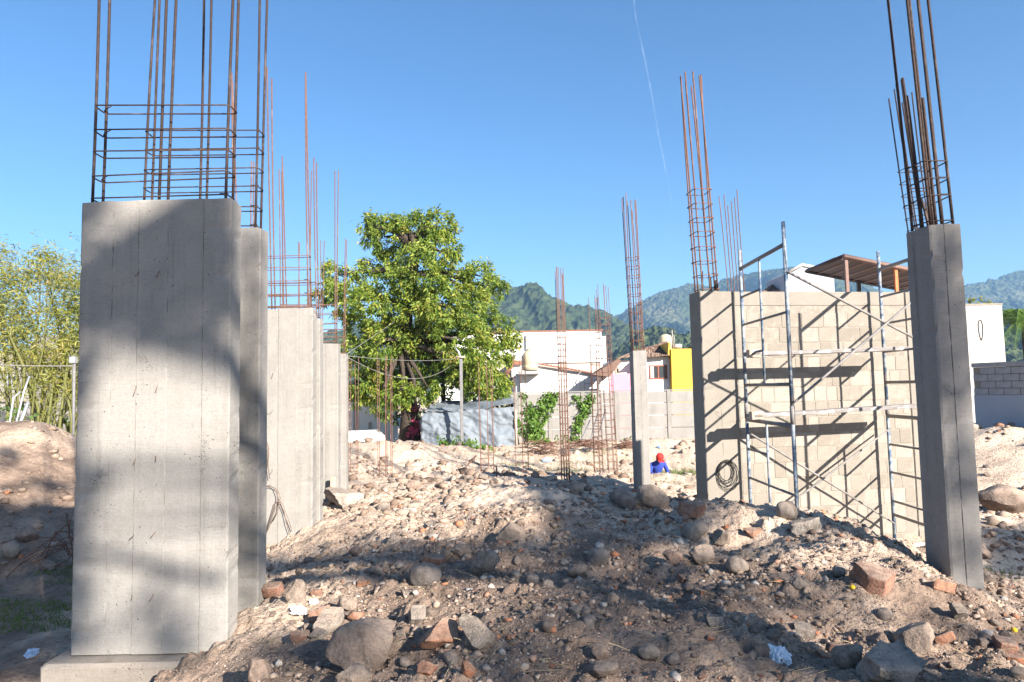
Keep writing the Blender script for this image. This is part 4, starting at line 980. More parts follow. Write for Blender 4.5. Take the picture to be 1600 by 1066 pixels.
o = mb.build('hanging_wire', M['rebar_wire']); tag(o, 'bundle of loose tie wire hanging on the third column', 'wire')
mb = MB(); rs = random.Random(3)                                     # tangle by the left mound
for k in range(14):
    a = at(108 + rs.uniform(-6, 14), 860 + rs.uniform(-30, 20), 9.4); b = a + Vector((rs.uniform(-.5, .1), rs.uniform(-.3, .1), rs.uniform(-.15, .35))); c2 = a + Vector((rs.uniform(-.7, .1), rs.uniform(-.4, .1), rs.uniform(-.3, .25)))
    mb.tube([a, a.lerp(b, .5) + Vector((0, 0, .08)), b, b.lerp(c2, .5) + Vector((0, 0, .05)), c2], .007, 4)
o = mb.build('wire_tangle', M['rebar']); tag(o, 'tangle of rusty rods at the foot of the soil heap behind the wide column', 'wire'); o['kind'] = 'stuff'

# ------------------------------------------------------------------ person crouching in the trench
def person():
    b = at(1026, 740, 20.6); b.z = hz(b.x, 20.6) - .36
    root = empty('person', b, R(8)); tag(root, 'person in a blue sweater and red cap crouching head down in the trench', 'person', kind='thing')
    J = {'pel': (0, .12, .30), 'ch': (0, -.06, .62), 'ch2': (0, -.14, .76), 'nk': (0, -.22, .84), 'hd': (0, -.29, .90), 'hd2': (0, -.34, .99)}
    V = [J['pel'], (0, .05, .46), J['ch'], J['ch2'], J['nk'], J['hd'], J['hd2']]; Rr = [.15, .15, .16, .14, .062, .088, .08]; E = [(i, i + 1) for i in range(6)]
    for s in (-1, 1):
        k = len(V)
        V += [(s * .19, -.14, .74), (s * .27, -.22, .52), (s * .16, -.42, .40), (s * .12, -.50, .36)]; Rr += [.075, .058, .042, .034]; E += [(3, k), (k, k + 1), (k + 1, k + 2), (k + 2, k + 3)]
        for fi in range(4):
            q = len(V); x = s * (.12 + (.033 - .022 * fi)); V += [(x, -.545 - .005 * fi, .345), (x, -.585 + .008 * abs(fi - 1), .315), (x, -.59 + .008 * abs(fi - 1), .29)]; Rr += [.0105, .0095, .008]; E += [(k + 3, q), (q, q + 1), (q + 1, q + 2)]
        q = len(V); V += [(s * .075, -.51, .335), (s * .06, -.545, .315)]; Rr += [.0105, .009]; E += [(k + 3, q), (q, q + 1)]
        q = len(V); V += [(s * .12, .10, .27), (s * .19, -.28, .42), (s * .17, -.02, .10), (s * .17, -.05, .05), (s * .18, -.2, .035)]; Rr += [.105, .075, .05, .045, .04]; E += [(0, q), (q, q + 1), (q + 1, q + 2), (q + 2, q + 3), (q + 3, q + 4)]
    me = bpy.data.meshes.new('body'); me.from_pydata(V, E, []); o = bpy.data.objects.new('body', me); COL.objects.link(o)
    sk = o.modifiers.new('skin', 'SKIN'); o.modifiers.new('sub', 'SUBSURF').levels = 1
    sv = me.skin_vertices[0].data
    for i, r_ in enumerate(Rr): sv[i].radius = (r_, r_)
    sv[0].use_root = True
    dg = bpy.context.evaluated_depsgraph_get(); me2 = bpy.data.meshes.new_from_object(o.evaluated_get(dg)); bpy.data.objects.remove(o)
    me2.name = 'body'
    for m_ in ('shirt', 'trousers', 'skin'): me2.materials.append(M[m_])
    for p_ in me2.polygons:
        c = p_.center; p_.use_smooth = True
        if c.z > .83 and c.y < -.2: p_.material_index = 2
        elif c.y < -.47 and c.z < .42: p_.material_index = 2
        elif c.z < .36 and c.y > -.25 or (c.z < .5 and abs(c.x) < .26 and -.36 < c.y < -.1 and c.z < .49 and abs(c.x) > .1): p_.material_index = 1
    link('body', me2, None, root)
    hm = Matrix.Translation((0, -.315, .95)) @ Matrix.Rotation(R(38), 4, 'X')
    cp_ = MB().lathe([(.112, .0), (.112, .05), (.095, .095), (.055, .125), (.01, .135)], 20); cp_.v = [tuple(hm @ Vector(v)) for v in cp_.v]; cap_ = cp_.build('cap', M['cap'], root)
    br = MB().box(-.085, .085, -.2, -.09, -.004, .012, bev=.004); br.v = [tuple(hm @ Vector(v)) for v in br.v]; br.build('brim', M['cap'], cap_)
    hr = MB().lathe([(.095, -.07), (.108, -.02), (.109, .0)], 18, cap=False); hr.v = [tuple(hm @ Vector(v)) for v in hr.v]; hr.build('hair', M['hair'], root)
    ns_ = MB().lathe([(.018, 0), (.014, .03), (.004, .045)], 8); fm = Matrix.Translation((0, -.415, .90)) @ Matrix.Rotation(R(100), 4, 'X'); ns_.v = [tuple(fm @ Vector(v)) for v in ns_.v]; ns_.build('nose', M['skin'], root)
    for s in (-1, 1):
        e = MB().lathe([(.012, 0), (.022, .01), (.012, .02)], 8); em = Matrix.Translation((s * .09, -.30, .92)) @ Matrix.Rotation(R(90), 4, 'Y'); e.v = [tuple(em @ Vector(v)) for v in e.v]; e.build('ear', M['skin'], root)
person()

# ------------------------------------------------------------------ vegetation
def leaf_mesh(name, C, n_per, size, spread, droop, aspect=.26, outward=None, rng=RNG):
    """clusters C (N,3): n_per leaves each, drooping rosettes; diamonds with a fold"""
    N = len(C); T = N * n_per
    base = np.repeat(C, n_per, 0) + rng.normal(0, spread, (T, 3))
    d = rng.normal(0, 1, (T, 3)); d[:, 2] = d[:, 2] * .6 - droop
    if outward is not None: d += np.repeat(outward, n_per, 0) * .9
    d /= np.linalg.norm(d, axis=1)[:, None] + 1e-9
    s = rng.normal(0, 1, (T, 3)); s -= d * (s * d).sum(1)[:, None]; s /= np.linalg.norm(s, axis=1)[:, None] + 1e-9
    nrm = np.cross(d, s); L = size * rng.uniform(.65, 1.25, T)[:, None]
    w = L * aspect
    V = np.stack([base, base + d * L * .45 + s * w + nrm * w * .35, base + d * L - np.array([0, 0, 1]) * L * .12, base + d * L * .45 - s * w + nrm * w * .35], 1).reshape(-1, 3)
    f = np.arange(T * 4).reshape(T, 4); F3 = np.concatenate([f[:, [0, 1, 2]], f[:, [0, 2, 3]]], 1).reshape(-1, 3)
    return np_mesh(name, V, F3)
def blob_points(blobs, dens, hollow=.55, rng=RNG, lump=.0):
    P, O_ = [], []
    for (c, r) in blobs:
        r3 = np.array(r) if hasattr(r, '__len__') else np.array([r, r, r]); n = int(dens * (r3.prod() ** (2 / 3)))
        u = rng.normal(0, 1, (n, 3)); u /= np.linalg.norm(u, axis=1)[:, None]; rad = hollow + (1 - hollow) * rng.random(n) ** .7
        rad *= 1 + rng.normal(0, .10, n)
        P.append(np.array(c) + u * rad[:, None] * r3); O_.append(u)
    return np.concatenate(P), np.concatenate(O_)
def tree(name, label, base, trunk, blobs, leafmat, dens, n_per, size, spread, droop, r0, group=None, limbs=True, hollow=.55, aspect=.26):
    root = empty(name, base); tag(root, label, 'tree', group, 'thing'); b = Vector(base)
    mb = MB(); pts = [Vector(p) for p in trunk]; n = len(pts)
    mb.tube([p - b for p in pts], [r0 * (1 - .55 * k / (n - 1)) * (1.35 if k == 0 else 1) for k in range(n)], 10)
    mb.build('trunk', M['bark'], root)
    if limbs:
        for c, r in blobs:
            c = Vector(c); k = min(range(n // 2, n), key=lambda i: (pts[i] - c).length + abs(pts[i].z - c.z) * .3); a = pts[k]
            m1 = a.lerp(c, .4) + Vector((random.uniform(-.3, .3), random.uniform(-.3, .3), .25)); m2 = a.lerp(c, .75) + Vector((random.uniform(-.2, .2), random.uniform(-.2, .2), .15))
            MB().tube([a - b, m1 - b, m2 - b, c - b], [r0 * .38, r0 * .28, r0 * .18, r0 * .07], 7).build('limb', M['bark'], root)
    P, U = blob_points(blobs, dens, hollow)
    o = link('crown', leaf_mesh('crown', P - np.array(b), n_per, size, spread, droop, aspect, U), M[leafmat], root); o['kind'] = 'stuff'
    return root
# mango tree
TY = 30.0
def B(px, py, r, dy=0): return (tuple(at(px, py, TY + dy)), (r * TY / F, r * TY / F * .95, r * TY / F * .9))
mango = [B(600, 370, 34, .4), B(645, 362, 36, -.3), B(682, 352, 30, 0), B(690, 395, 32, -.8), B(620, 410, 36, .6), B(655, 430, 44, -1), B(583, 352, 22), B(700, 360, 16, .3),
         B(575, 430, 30, .5), B(528, 430, 28, 0), B(512, 455, 24, .5), B(545, 470, 30, -.8), B(590, 480, 42, -1), B(640, 490, 50, 0), B(690, 470, 42, -1.2), B(725, 450, 34, -.3), B(752, 432, 30, .2), B(768, 450, 22, 0),
         B(745, 490, 36, -.8), B(770, 520, 30, 0), B(792, 522, 22, .3), B(720, 530, 44, -1.5), B(660, 540, 50, .5), B(600, 535, 34, -1), B(560, 520, 26, 0), B(556, 545, 22, -.5), B(765, 560, 34, -.6), B(735, 575, 36, -1),
         B(690, 585, 34, 0), B(765, 600, 26, -.3), B(560, 590, 34, -.2), B(590, 605, 32, .5), B(545, 615, 26, .2), B(620, 575, 34, .8), B(775, 625, 16, -.2), B(635, 600, 20, .2), B(665, 330 + 20, 20, .2), B(612, 345, 16, 0), B(625, 612, 20, -1.2), B(648, 622, 18, -1.2), B(600, 632, 18, -.6), B(668, 605, 18, -1), B(778, 605, 20, .2), B(782, 640, 12, 0), B(768, 648, 9, 0), B(735, 605, 18, -.5), B(795, 545, 14, .2)]
gzb = hz(X(640, TY), TY)
tr_pts = [(X(640, TY), TY, gzb - .2), tuple(at(640, 650, TY)), tuple(at(637, 600, TY)), tuple(at(632, 540, TY)), tuple(at(636, 480, TY)), tuple(at(645, 430, TY)), tuple(at(650, 390, TY))]
tree('mango_tree', 'big leafy mango tree in the middle of the picture', (X(640, TY), TY, gzb - .2), tr_pts, mango, 'mango', 50, 42, .18, .105, .85, .42, aspect=.2, hollow=.62)
# dead fronds, shrubs and flowers round the trunk
def fronds(name, label, base, n, L, mat, seed, dead=0.0, cat='palm', droop=1.0):
    rs = random.Random(seed); root = empty(name, base); tag(root, label, cat, kind='thing')
    for k in range(n):
        a = rs.uniform(0, 2 * math.pi); el = rs.uniform(.25, 1.25); d = Vector((math.cos(a) * math.cos(el), math.sin(a) * math.cos(el), math.sin(el))); side = d.cross(Vector((0, 0, 1))).normalized(); mb = MB()
        pts = []; l_ = L * rs.uniform(.75, 1.15)
        for i in range(9):
            s = i / 8; pts.append(d * l_ * s - Vector((0, 0, droop * l_ * .55 * s * s)))
        mb.tube(pts, [.018 * (1 - .8 * i / 8) for i in range(9)], 4)
        for i in range(1, 26):
            s = i / 26; j = min(7, int(s * 8)); p = pts[j].lerp(pts[j + 1], s * 8 - j); tng = (pts[j + 1] - pts[j]).normalized()
            for sg in (-1, 1):
                dd = (side * sg * .8 + tng * .6 - Vector((0, 0, .35))).normalized(); ll = l_ * .26 * math.sin(math.pi * (s * .85 + .12)); w = tng * .022 * L
                mb.add([p - w * .5, p + dd * ll * .6 + w * .2, p + dd * ll, p + w * .5], [(0, 1, 2), (0, 2, 3)])
        me = bpy.data.meshes.new('frond'); me.from_pydata(mb.v, [], mb.f); me.update()
        link('frond', me, M[mat], root)
    return root
def stem_under(root, base, z0, r=.12):
    MB().tube([(0, 0, z0 - base[2]), (0.03, 0, (z0 - base[2]) / 2), (0, 0, 0)], [r * 1.2, r, r * .8], 8).build('stem', M['bark'], root)
p = tuple(at(692, 600, 30.5)); stem_under(fronds('palm', 'pale feathery palm just right of the mango trunk', p, 16, 2.1, 'palmleaf', 3, droop=1.2), p, 0)
p = tuple(at(724, 590, 34.5)); stem_under(fronds('palm', 'small yellowish palm behind the lamp post', p, 10, 1.5, 'darkpalm', 4), p, 0)
p = tuple(at(1600, 505, 34)); stem_under(fronds('palm', 'green palm at the far right edge beside the white wall', p, 26, 3.4, 'darkpalm', 5, droop=1.7), p, 0, .16)
def bush(name, label, blobs, mat, dens, n_per, size, base=None, cat='bush', spread=.05, droop=-.2, aspect=.3, hollow=.2, stems=True, group=None):
    c0 = Vector(blobs[0][0]); b = Vector((c0.x, c0.y, hz(c0.x, c0.y))) if base is None else Vector(base)
    root = empty(name, b); tag(root, label, cat, group, 'thing')
    if stems:
        mb = MB()
        for c, r in blobs: mb.tube([Vector((0, 0, -.05)), (Vector(c) - b) * .5 + Vector((random.uniform(-.05, .05), 0, 0)), Vector(c) - b], [.02, .014, .006], 5)
        mb.build('stem', M['bark'], root)
    P, U = blob_points(blobs, dens, hollow)
    o = link('foliage', leaf_mesh('foliage', P - np.array(b), n_per, size, spread, droop, aspect, U), M[mat], root); o['kind'] = 'stuff'; return root
def Bb(px, py, Y, r): return (tuple(at(px, py, Y)), r * Y / F)
bush('bush', 'bright green weeds growing at the foot of the tarpaulin', [Bb(697, 695, 26.2, 9), Bb(712, 696, 26, 10), Bb(728, 700, 25.8, 11), Bb(742, 700, 25.6, 10), Bb(757, 704, 25.5, 10), Bb(768, 710, 25.3, 7), Bb(690, 688, 26.2, 5)], 'bush', 320, 8, .13)
bush('bush', 'tall green bush right of the silver shelter', [Bb(818, 665, 29, 13), Bb(830, 655, 29, 13), Bb(822, 640, 29.3, 11), Bb(838, 672, 28.6, 12), Bb(848, 680, 28.5, 10), Bb(835, 688, 28.2, 9), Bb(852, 690, 28, 8)], 'bush', 200, 8, .17)
bush('bush', 'low yellow-green shrub over the shelter roof', [Bb(735, 620, 32, 10), Bb(700, 622, 32, 10), Bb(765, 618, 32, 8), Bb(785, 620, 32, 8), Bb(815, 618, 32, 7)], 'bush', 160, 8, .16)
bush('bush', 'dark green shrub behind the white garden wall', [Bb(555, 622, 36, 16), Bb(590, 618, 36, 18), Bb(525, 600, 36, 22), Bb(610, 612, 36, 16)], 'mango', 110, 8, .2)
bush('bush', 'low weeds before the rusty stirrup bundle', [Bb(890, 690, 27, 7), Bb(905, 693, 26.5, 5), Bb(980, 690, 27, 7), Bb(960, 693, 26, 5), Bb(876, 685, 28, 8)], 'bush', 200, 7, .12)
bush('bush', 'tangled dark undergrowth around the mango trunk', [Bb(655, 680, 31, 12), Bb(668, 660, 31, 13), Bb(645, 665, 31.5, 11), Bb(620, 655, 32.5, 9), Bb(672, 640, 31, 11), Bb(655, 640, 31, 12)], 'shadeleaf', 130, 8, .2)
bush('flower_bush', 'magenta flowers hanging beside the mango trunk', [Bb(645, 672, 29.4, 5), Bb(641, 680, 29.4, 4), Bb(649, 660, 29.4, 4), Bb(648, 640, 29.4, 3), Bb(652, 674, 29.4, 4)], 'petal', 700, 6, .09, cat='flowers')
bush('bush', 'dry plants on the roof edge of the stained white wall', [Bb(1522, 472, 30.6, 5), Bb(1532, 471, 30.8, 4), Bb(1544, 473, 31, 4), Bb(1515, 468, 30.6, 4)], 'bambooleaf', 300, 6, .13, base=at(1525, 475, 30.6), stems=False)
bush('bush', 'yellow-green tree line right of the yellow house', [Bb(1092, 570, 60, 14), Bb(1085, 545, 62, 10), Bb(1100, 590, 58, 14)], 'bambooleaf', 60, 8, .35)
# vines on the boundary wall
def vine(label, pts, n, spread):
    Yw = PY - .06; P = []; rs = np.random.default_rng(len(pts) * 7)
    for (x0, y0), (x1, y1) in zip(pts[:-1], pts[1:]):
        for k in range(n):
            s = rs.random(); a = at(x0 + (x1 - x0) * s + rs.normal(0, spread), y0 + (y1 - y0) * s + rs.normal(0, spread), Yw); P.append((a.x, Yw - abs(rs.normal(0, .05)), a.z))
    P = np.array(P); b = at(*pts[-1], Yw); root = empty('vine', b); tag(root, label, 'vine', kind='thing')
    MB().tube([at(a, c, Yw - .01) - b for a, c in pts], .015, 5).build('stem', M['bark'], root)
    o = link('leaves', leaf_mesh('leaves', P - np.array(b), 4, .15, .07, .5, .42), M['bush'], root); o['kind'] = 'stuff'
vine('vine climbing diagonally over the wall above the green bush', [(868, 614), (852, 628), (842, 645), (835, 665), (828, 690)], 46, 4)
vine('short creeper on the wall behind the tallest cage', [(866, 622), (858, 640), (850, 660)], 16, 3)
vine('vine climbing the wall between the two rebar cages', [(925, 618), (917, 636), (908, 650), (902, 668), (897, 690)], 30, 2.6)
vine('thin creeper running down right of the tallest cage', [(898, 618), (905, 630), (912, 634)], 10, 1.5)
# bamboo clump
bb = at(82, 690, 18.5); gz0 = hz(bb.x, 18.5)
bam = empty('bamboo_clump', (bb.x, 18.5, gz0)); tag(bam, 'yellow-green bamboo clump left of the wide column', 'bamboo', kind='thing')
rs = random.Random(11); tips = []
for k in range(46):
    bx, by = rs.gauss(0, .5), rs.gauss(0, .35); fx = rs.gauss(-.1, .85); Hc = rs.uniform(4.4, 6.6) if k % 3 else rs.uniform(3, 4.5); pts = []
    for i in range(9):
        s = i / 8; pts.append((bx + fx * (s + .6 * s * s), by + rs.uniform(-.05, .05) + .3 * s * (by), Hc * (s - .12 * s ** 3)))
    tips.append(pts); cr = rs.uniform(.022, .042)
    MB().tube(pts, [cr * (1 - .75 * i / 8) for i in range(9)], 6).build('cane', M['cane'], bam)
for (a, b) in (((92, 675), (107, 550)), ((74, 690), (45, 605)), ((38, 575), (0, 490)), ((75, 660), (90, 548)), ((112, 655), (95, 560)), ((60, 640), (40, 560))):
    p, q = at(*a, 17.6), at(*b, 17.9); MB().tube([p - bam.location - Vector((0, 0, .6)), p - bam.location, q - bam.location], [.04, .038, .022], 6).build('cane', M['cane'], bam)
P = []
for pts in tips:
    for i in range(3, 9):
        for k in range(9 if i > 4 else 2): P.append(np.array(pts[i]) + RNG.normal(0, 1, 3) * np.array([.34, .34, .3]))
for (px, py, r) in ((20, 440, 30), (60, 430, 28), (100, 430, 30), (110, 480, 32), (10, 480, 30), (30, 520, 22), (115, 520, 26), (-20, 450, 40), (70, 400, 18), (140, 450, 35), (0, 400, 20), (55, 560, 16)):
    c = at(px, py, 18.5); P += list(np.array(c - bam.location) + RNG.normal(0, 1, (int(r * 3.0), 3)) * r * 18.5 / F * np.array([.6, .6, .5]))
o = link('foliage', leaf_mesh('foliage', np.array(P), 7, .17, .1, .35, .08), M['bambooleaf'], bam); o['kind'] = 'stuff'
bush('bush', 'dark brushwood at the foot of the bamboo', [Bb(20, 650, 17, 20), Bb(50, 660, 17, 16), Bb(-10, 640, 17, 20), Bb(95, 660, 18.9, 14)], 'shadeleaf', 90, 6, .14)

# ------------------------------------------------------------------ trees behind the viewer, whose shade falls on the foreground
def on_ground_many(PX, PY_):
    D = (CR @ np.stack([(PX - W0 / 2) / F, -(PY_ - H0 / 2) / F, -np.ones_like(PX)])).T; sx, sz = D[:, 0] / D[:, 1], D[:, 2] / D[:, 1]
    res = np.full(len(PX), 40.0); done = np.zeros(len(PX), bool); Yv = 2.6
    while Yv < 40:
        i = np.clip(np.searchsorted(gx, sx * Yv) - 1, 0, nx - 2); j = min(max(int(np.searchsorted(gy, Yv)) - 1, 0), ny - 2)
        hit = (EYE + sz * Yv <= GZ[j, i]) & ~done; res[hit] = Yv; done |= hit; Yv *= 1.006
    return np.stack([sx * res, res, EYE + sz * res], 1)
def in_poly(px, py, poly):
    c = np.zeros(len(px), bool); n = len(poly)
    for a in range(n):
        (x0, y0), (x1, y1) = poly[a], poly[a - 1]
        if y0 != y1: c ^= ((y0 > py) != (y1 > py)) & (px < (x1 - x0) * (py - y0) / (y1 - y0) + x0)
    return c
SN = np.array(SUND); SU = np.cross([0, 0, 1], SN); SU /= np.linalg.norm(SU); SV = np.cross(SN, SU)
# what the crown hides from the sun: outlines of the shade on the ground (None) or on a face at depth Y, with how closed the leaves are
SHADE = [(None, 1.5, [(810, 752), (870, 758), (960, 768), (1092, 800), (1070, 835), (1000, 850), (930, 852), (890, 828), (850, 795)]),
         (None, .95, [(690, 856), (760, 840), (860, 852), (900, 848), (1000, 852), (1080, 885), (1130, 925), (1200, 900), (1330, 915), (1340, 965), (1200, 985), (1110, 1010), (1060, 1066), (780, 1066), (810, 960), (870, 935), (880, 905), (800, 908), (720, 892)]),
         (None, .8, [(480, 856), (560, 834), (640, 842), (700, 850), (690, 885), (600, 874), (500, 876)]),
         (None, .8, [(410, 1005), (520, 1005), (640, 1025), (760, 1015), (790, 1066), (380, 1066)]),
         (None, 1.5, [(-40, 792), (75, 792), (95, 830), (102, 900), (118, 1066), (-40, 1066)]),
         (None, .3, [(0, 700), (112, 735), (112, 765), (0, 770)]),
         (None, .14, [(1180, 990), (1600, 960), (1600, 1066), (1080, 1066)]), (None, .45, [(1050, 830), (1120, 850), (1240, 880), (1180, 900), (1060, 880)]),
         (None, 1.5, [(1545, 830), (1640, 830), (1640, 905), (1545, 905)]),
         (6.0, 1.0, [(1458, 348), (1504, 348), (1525, 780), (1500, 820), (1535, 850), (1545, 925), (1485, 905)]),
         (5.0, 1.5, [(300, 318), (357, 300), (360, 515), (300, 535), (210, 525), (150, 500), (128, 430), (200, 375)]),
         (5.0, .25, [(340, 845), (360, 845), (358, 1025), (112, 1025), (112, 905), (160, 910), (170, 960), (230, 935), (300, 930)]),
         (5.95, .9, [(370, 357), (404, 357), (404, 950), (368, 950)])]
srng = np.random.default_rng(4); SP = []; THIN = []
for Yf, den, poly in SHADE:
    a = np.array(poly, float); u, v = np.meshgrid(np.arange(a[:, 0].min(), a[:, 0].max(), 4.0), np.arange(a[:, 1].min(), a[:, 1].max(), 4.0)); u, v = u.ravel(), v.ravel(); k = in_poly(u, v, poly); u, v = u[k], v[k]
    if Yf is None: P = on_ground_many(u, v)
    else:
        D = (CR @ np.stack([(u - W0 / 2) / F, -(v - H0 / 2) / F, -np.ones_like(u)])).T; P = D / D[:, 1:2] * Yf; P[:, 2] += EYE
    P = P[P[:, 1] < 20]; cell = .11; q = np.floor(np.stack([P @ SU, P @ SV], 1) / cell).astype(int); _, idx = np.unique(q, axis=0, return_index=True); P = P[idx]
    
    for Yc_, xa, xb, za, zb2 in ((5.0, -3.14, -2.14, .6, 3.95), (5.95, -3.2, -2.2, .3, 3.95), (6.0, 3.8, 4.18, .4, 3.9), (10.2, 2.6, 6.5, 0, 3.95)):
        if Yf is None:                        # ground already in a column's own shadow needs no leaves
            tt = (P[:, 1] - Yc_) / -SN[1]; hx, hz_ = P[:, 0] + SN[0] * tt, P[:, 2] + SN[2] * tt
            P = P[~((tt > 0) & (hx > xa) & (hx < xb) & (hz_ > za) & (hz_ < zb2))]
    lump = fbm(P @ SU * 2.2, P @ SV * 2.2, 2, 91) * (1 if den < .9 else .5) + srng.normal(0, .16, len(P)); keep = lump > np.quantile(lump, max(0, 1 - den)) if len(P) > 4 else np.ones(len(P), bool)
    P = P[keep]
    if den > 1: SP.append(P + SN * srng.uniform(24, 32, len(P))[:, None] + srng.normal(0, .05, P.shape))
    (THIN if .8 <= den <= 1 else SP).append(P + SN * srng.uniform(23, 31, len(P))[:, None] + srng.normal(0, .02, P.shape))
SP = np.concatenate(SP); THIN = np.concatenate(THIN); cen = SP.mean(0); tb_ = (float(cen[0]), float(cen[1]), -.2)
stree = empty('shade_tree', tb_); tag(stree, 'broad tree standing behind the viewpoint, known only by its shade', 'tree', kind='thing')
MB().tube([(0, 0, 0), (.3, 0, 3), (0, .3, 6), (-.2, 0, cen[2] - 1.3)], [.5, .38, .33, .25], 10).build('trunk', M['bark'], stree)
o = link('crown', leaf_mesh('crown', SP - np.array(tb_), 7, .15, .045, .2, .34), M['shadeleaf'], stree); o['kind'] = 'stuff'
o = link('crown', leaf_mesh('crown', THIN - np.array(tb_), 5, .15, .05, .2, .32), M['shadeleaf'], stree); o['kind'] = 'stuff'       # sparser leaf clusters, thinned so part of the sun leaks through
def limb(p, q, r, s):
    a, b = Vector(p) + SUND * s, Vector(q) + SUND * s
    MB().tube([a - Vector(tb_), a.lerp(b, .5) + Vector((0, 0, .03)) - Vector(tb_), b - Vector(tb_)], r, 7).build('limb', M['bark'], stree)
limb(at(60, 850, 5.0), at(345, 910, 5.0), .045, 17); limb(at(320, 295, 5.0), at(90, 450, 5.0), .07, 21)
for c in SP[srng.choice(len(SP), 26, replace=False)]:
    a = Vector((-.2, 0, cen[2] - 1.4)); e = Vector(c) - Vector(tb_); MB().tube([a, a.lerp(e, .5) + Vector((0, 0, .3)), e], [.07, .045, .012], 6).build('limb', M['bark'], stree)

# ------------------------------------------------------------------ grass
def blades(name, label, pts, hgt, mat):
    P = np.array(pts); T = len(P); d = RNG.normal(0, .45, (T, 3)); d[:, 2] = 1; d /= np.linalg.norm(d, axis=1)[:, None]
    s = np.cross(d, RNG.normal(0, 1, (T, 3))); s /= np.linalg.norm(s, axis=1)[:, None]; L = (hgt * RNG.uniform(.4, 1.3, T))[:, None]; w = .006 + .03 * L * .2
    tip = P + d * L; tip[:, :2] += d[:, :2] * L * .5
    V = np.stack([P - s * w, P + s * w, tip], 1).reshape(-1, 3); o = link(name, np_mesh(name, V, np.arange(T * 3).reshape(T, 3)), M[mat]); tag(o, label, kind='stuff')
pts = []
for k in range(16000):
    x, y = RNG.uniform(-8, -3.4), RNG.uniform(5.4, 9.7)
    if fbm(np.array(x * 1.3), np.array(y * 1.6), 3, 77) > -.04: pts.append((x, y, hz(x, y) - .01))
for k in range(2500):
    x, y = RNG.uniform(5.2, 8.2), RNG.uniform(7.6, 8.9)
    if fbm(np.array(x * 1.3), np.array(y * 1.3), 3, 78) > -.05: pts.append((x, y, hz(x, y) - .01))
blades('grass', 'short green grass in the shaded yard and by the right-hand heap', pts, .07, 'grass')
pts = []
for k in range(5000):
    x, y = RNG.uniform(-1, 6), RNG.uniform(18, 27)
    if fbm(np.array(x * .8), np.array(y * .8), 3, 79) > .1: pts.append((x, y, hz(x, y) - .01))
for k in range(900):
    px, py = RNG.uniform(1020, 1085), RNG.uniform(716, 735); g = at(px, py, 21.5); pts.append((g.x, 21.5 + RNG.uniform(-.7, .7), hz(g.x, 21.5)))
blades('grass', 'sparse weeds over the back of the site', pts, .12, 'grass')

# ------------------------------------------------------------------ stones
from mathutils import noise as mnoise
def rock_mesh(kind, seed, fine=False):
    rs = random.Random(seed); bm = bmesh.new(); off = Vector((seed * 1.37, seed * .71, seed * 2.3))
    if kind in ('cobble', 'rock'):
        bmesh.ops.create_icosphere(bm, subdivisions=4 if fine else 3, radius=.5)
        d3 = (1, rs.uniform(.75, .95), rs.uniform(.6, .8)) if kind == 'cobble' else (1, rs.uniform(.75, 1), rs.uniform(.65, .9))
        planes = [] if kind == 'cobble' else [(Vector((rs.gauss(0, 1), rs.gauss(0, 1), rs.gauss(0, 1))).normalized(), rs.uniform(.27, .42)) for _ in range(10)]
        for v in bm.verts:
            c = v.co
            for n_, dd in planes:
                ex = c.dot(n_) - dd
                if ex > 0: c = c - n_ * ex * .93
            c = Vector((c.x * d3[0], c.y * d3[1], c.z * d3[2]))
            k = (.26 if kind == 'cobble' else .16) * mnoise.noise(c * 2.2 + off) + (.045 if kind == 'cobble' else .085) * mnoise.noise(c * 6 + off) + (.012 if kind == 'cobble' else .045) * mnoise.noise(c * 15 + off)
            v.co = c * (1 + k)
    else:
        bmesh.ops.create_cube(bm, size=1.0); bmesh.ops.subdivide_edges(bm, edges=bm.edges[:], cuts=11 if fine else 6, use_grid_fill=True)
        d3 = (.98, .6, .4) if kind == 'brick' else (1.0, .72, .36)
        planes = [(Vector((rs.gauss(0, 1), rs.gauss(0, 1), rs.gauss(0, .5))).normalized(), rs.uniform(.22, .36)) for _ in range(3 if kind == 'brick' else 6)]
        for v in bm.verts:
            c = Vector((v.co.x * d3[0], v.co.y * d3[1], v.co.z * d3[2])); sph = c.normalized() * .62
            cut = 0
            for n_, dd in planes:
                ex = c.dot(n_) - dd
                if ex > 0: c = c - n_ * ex; cut = 1
            # worn arrises
            m_ = sorted((abs(c.x) / d3[0], abs(c.y) / d3[1], abs(c.z) / d3[2]))
            if m_[1] > .44 and not cut: c = c * (.93 + .04 * mnoise.noise(c * 9 + off))
            k = (.10 if cut or kind == 'slab' else .04) * mnoise.noise(c * 6 + off) + (.05 if cut or kind == 'slab' else .02) * mnoise.noise(c * 17 + off)
            v.co = c * (1 + k)
    bmesh.ops.recalc_face_normals(bm, faces=bm.faces)
    me = bpy.data.meshes.new(kind); bm.to_mesh(me); bm.free()
    me.polygons.foreach_set('use_smooth', [True] * len(me.polygons)); me.update()
    if kind != 'cobble':
        try: me.set_sharp_from_angle(angle=R(38))
        except Exception: pass
    return me
RM = {'rock': 'rock', 'cobble': 'cobble', 'brick': 'brick', 'slab': 'rubbleconc'}
NAMES = {'rock': ('stone', 'stone'), 'cobble': ('cobblestone', 'stone'), 'brick': ('brick_fragment', 'brick'), 'slab': ('concrete_chunk', 'concrete chunk')}
placed = []
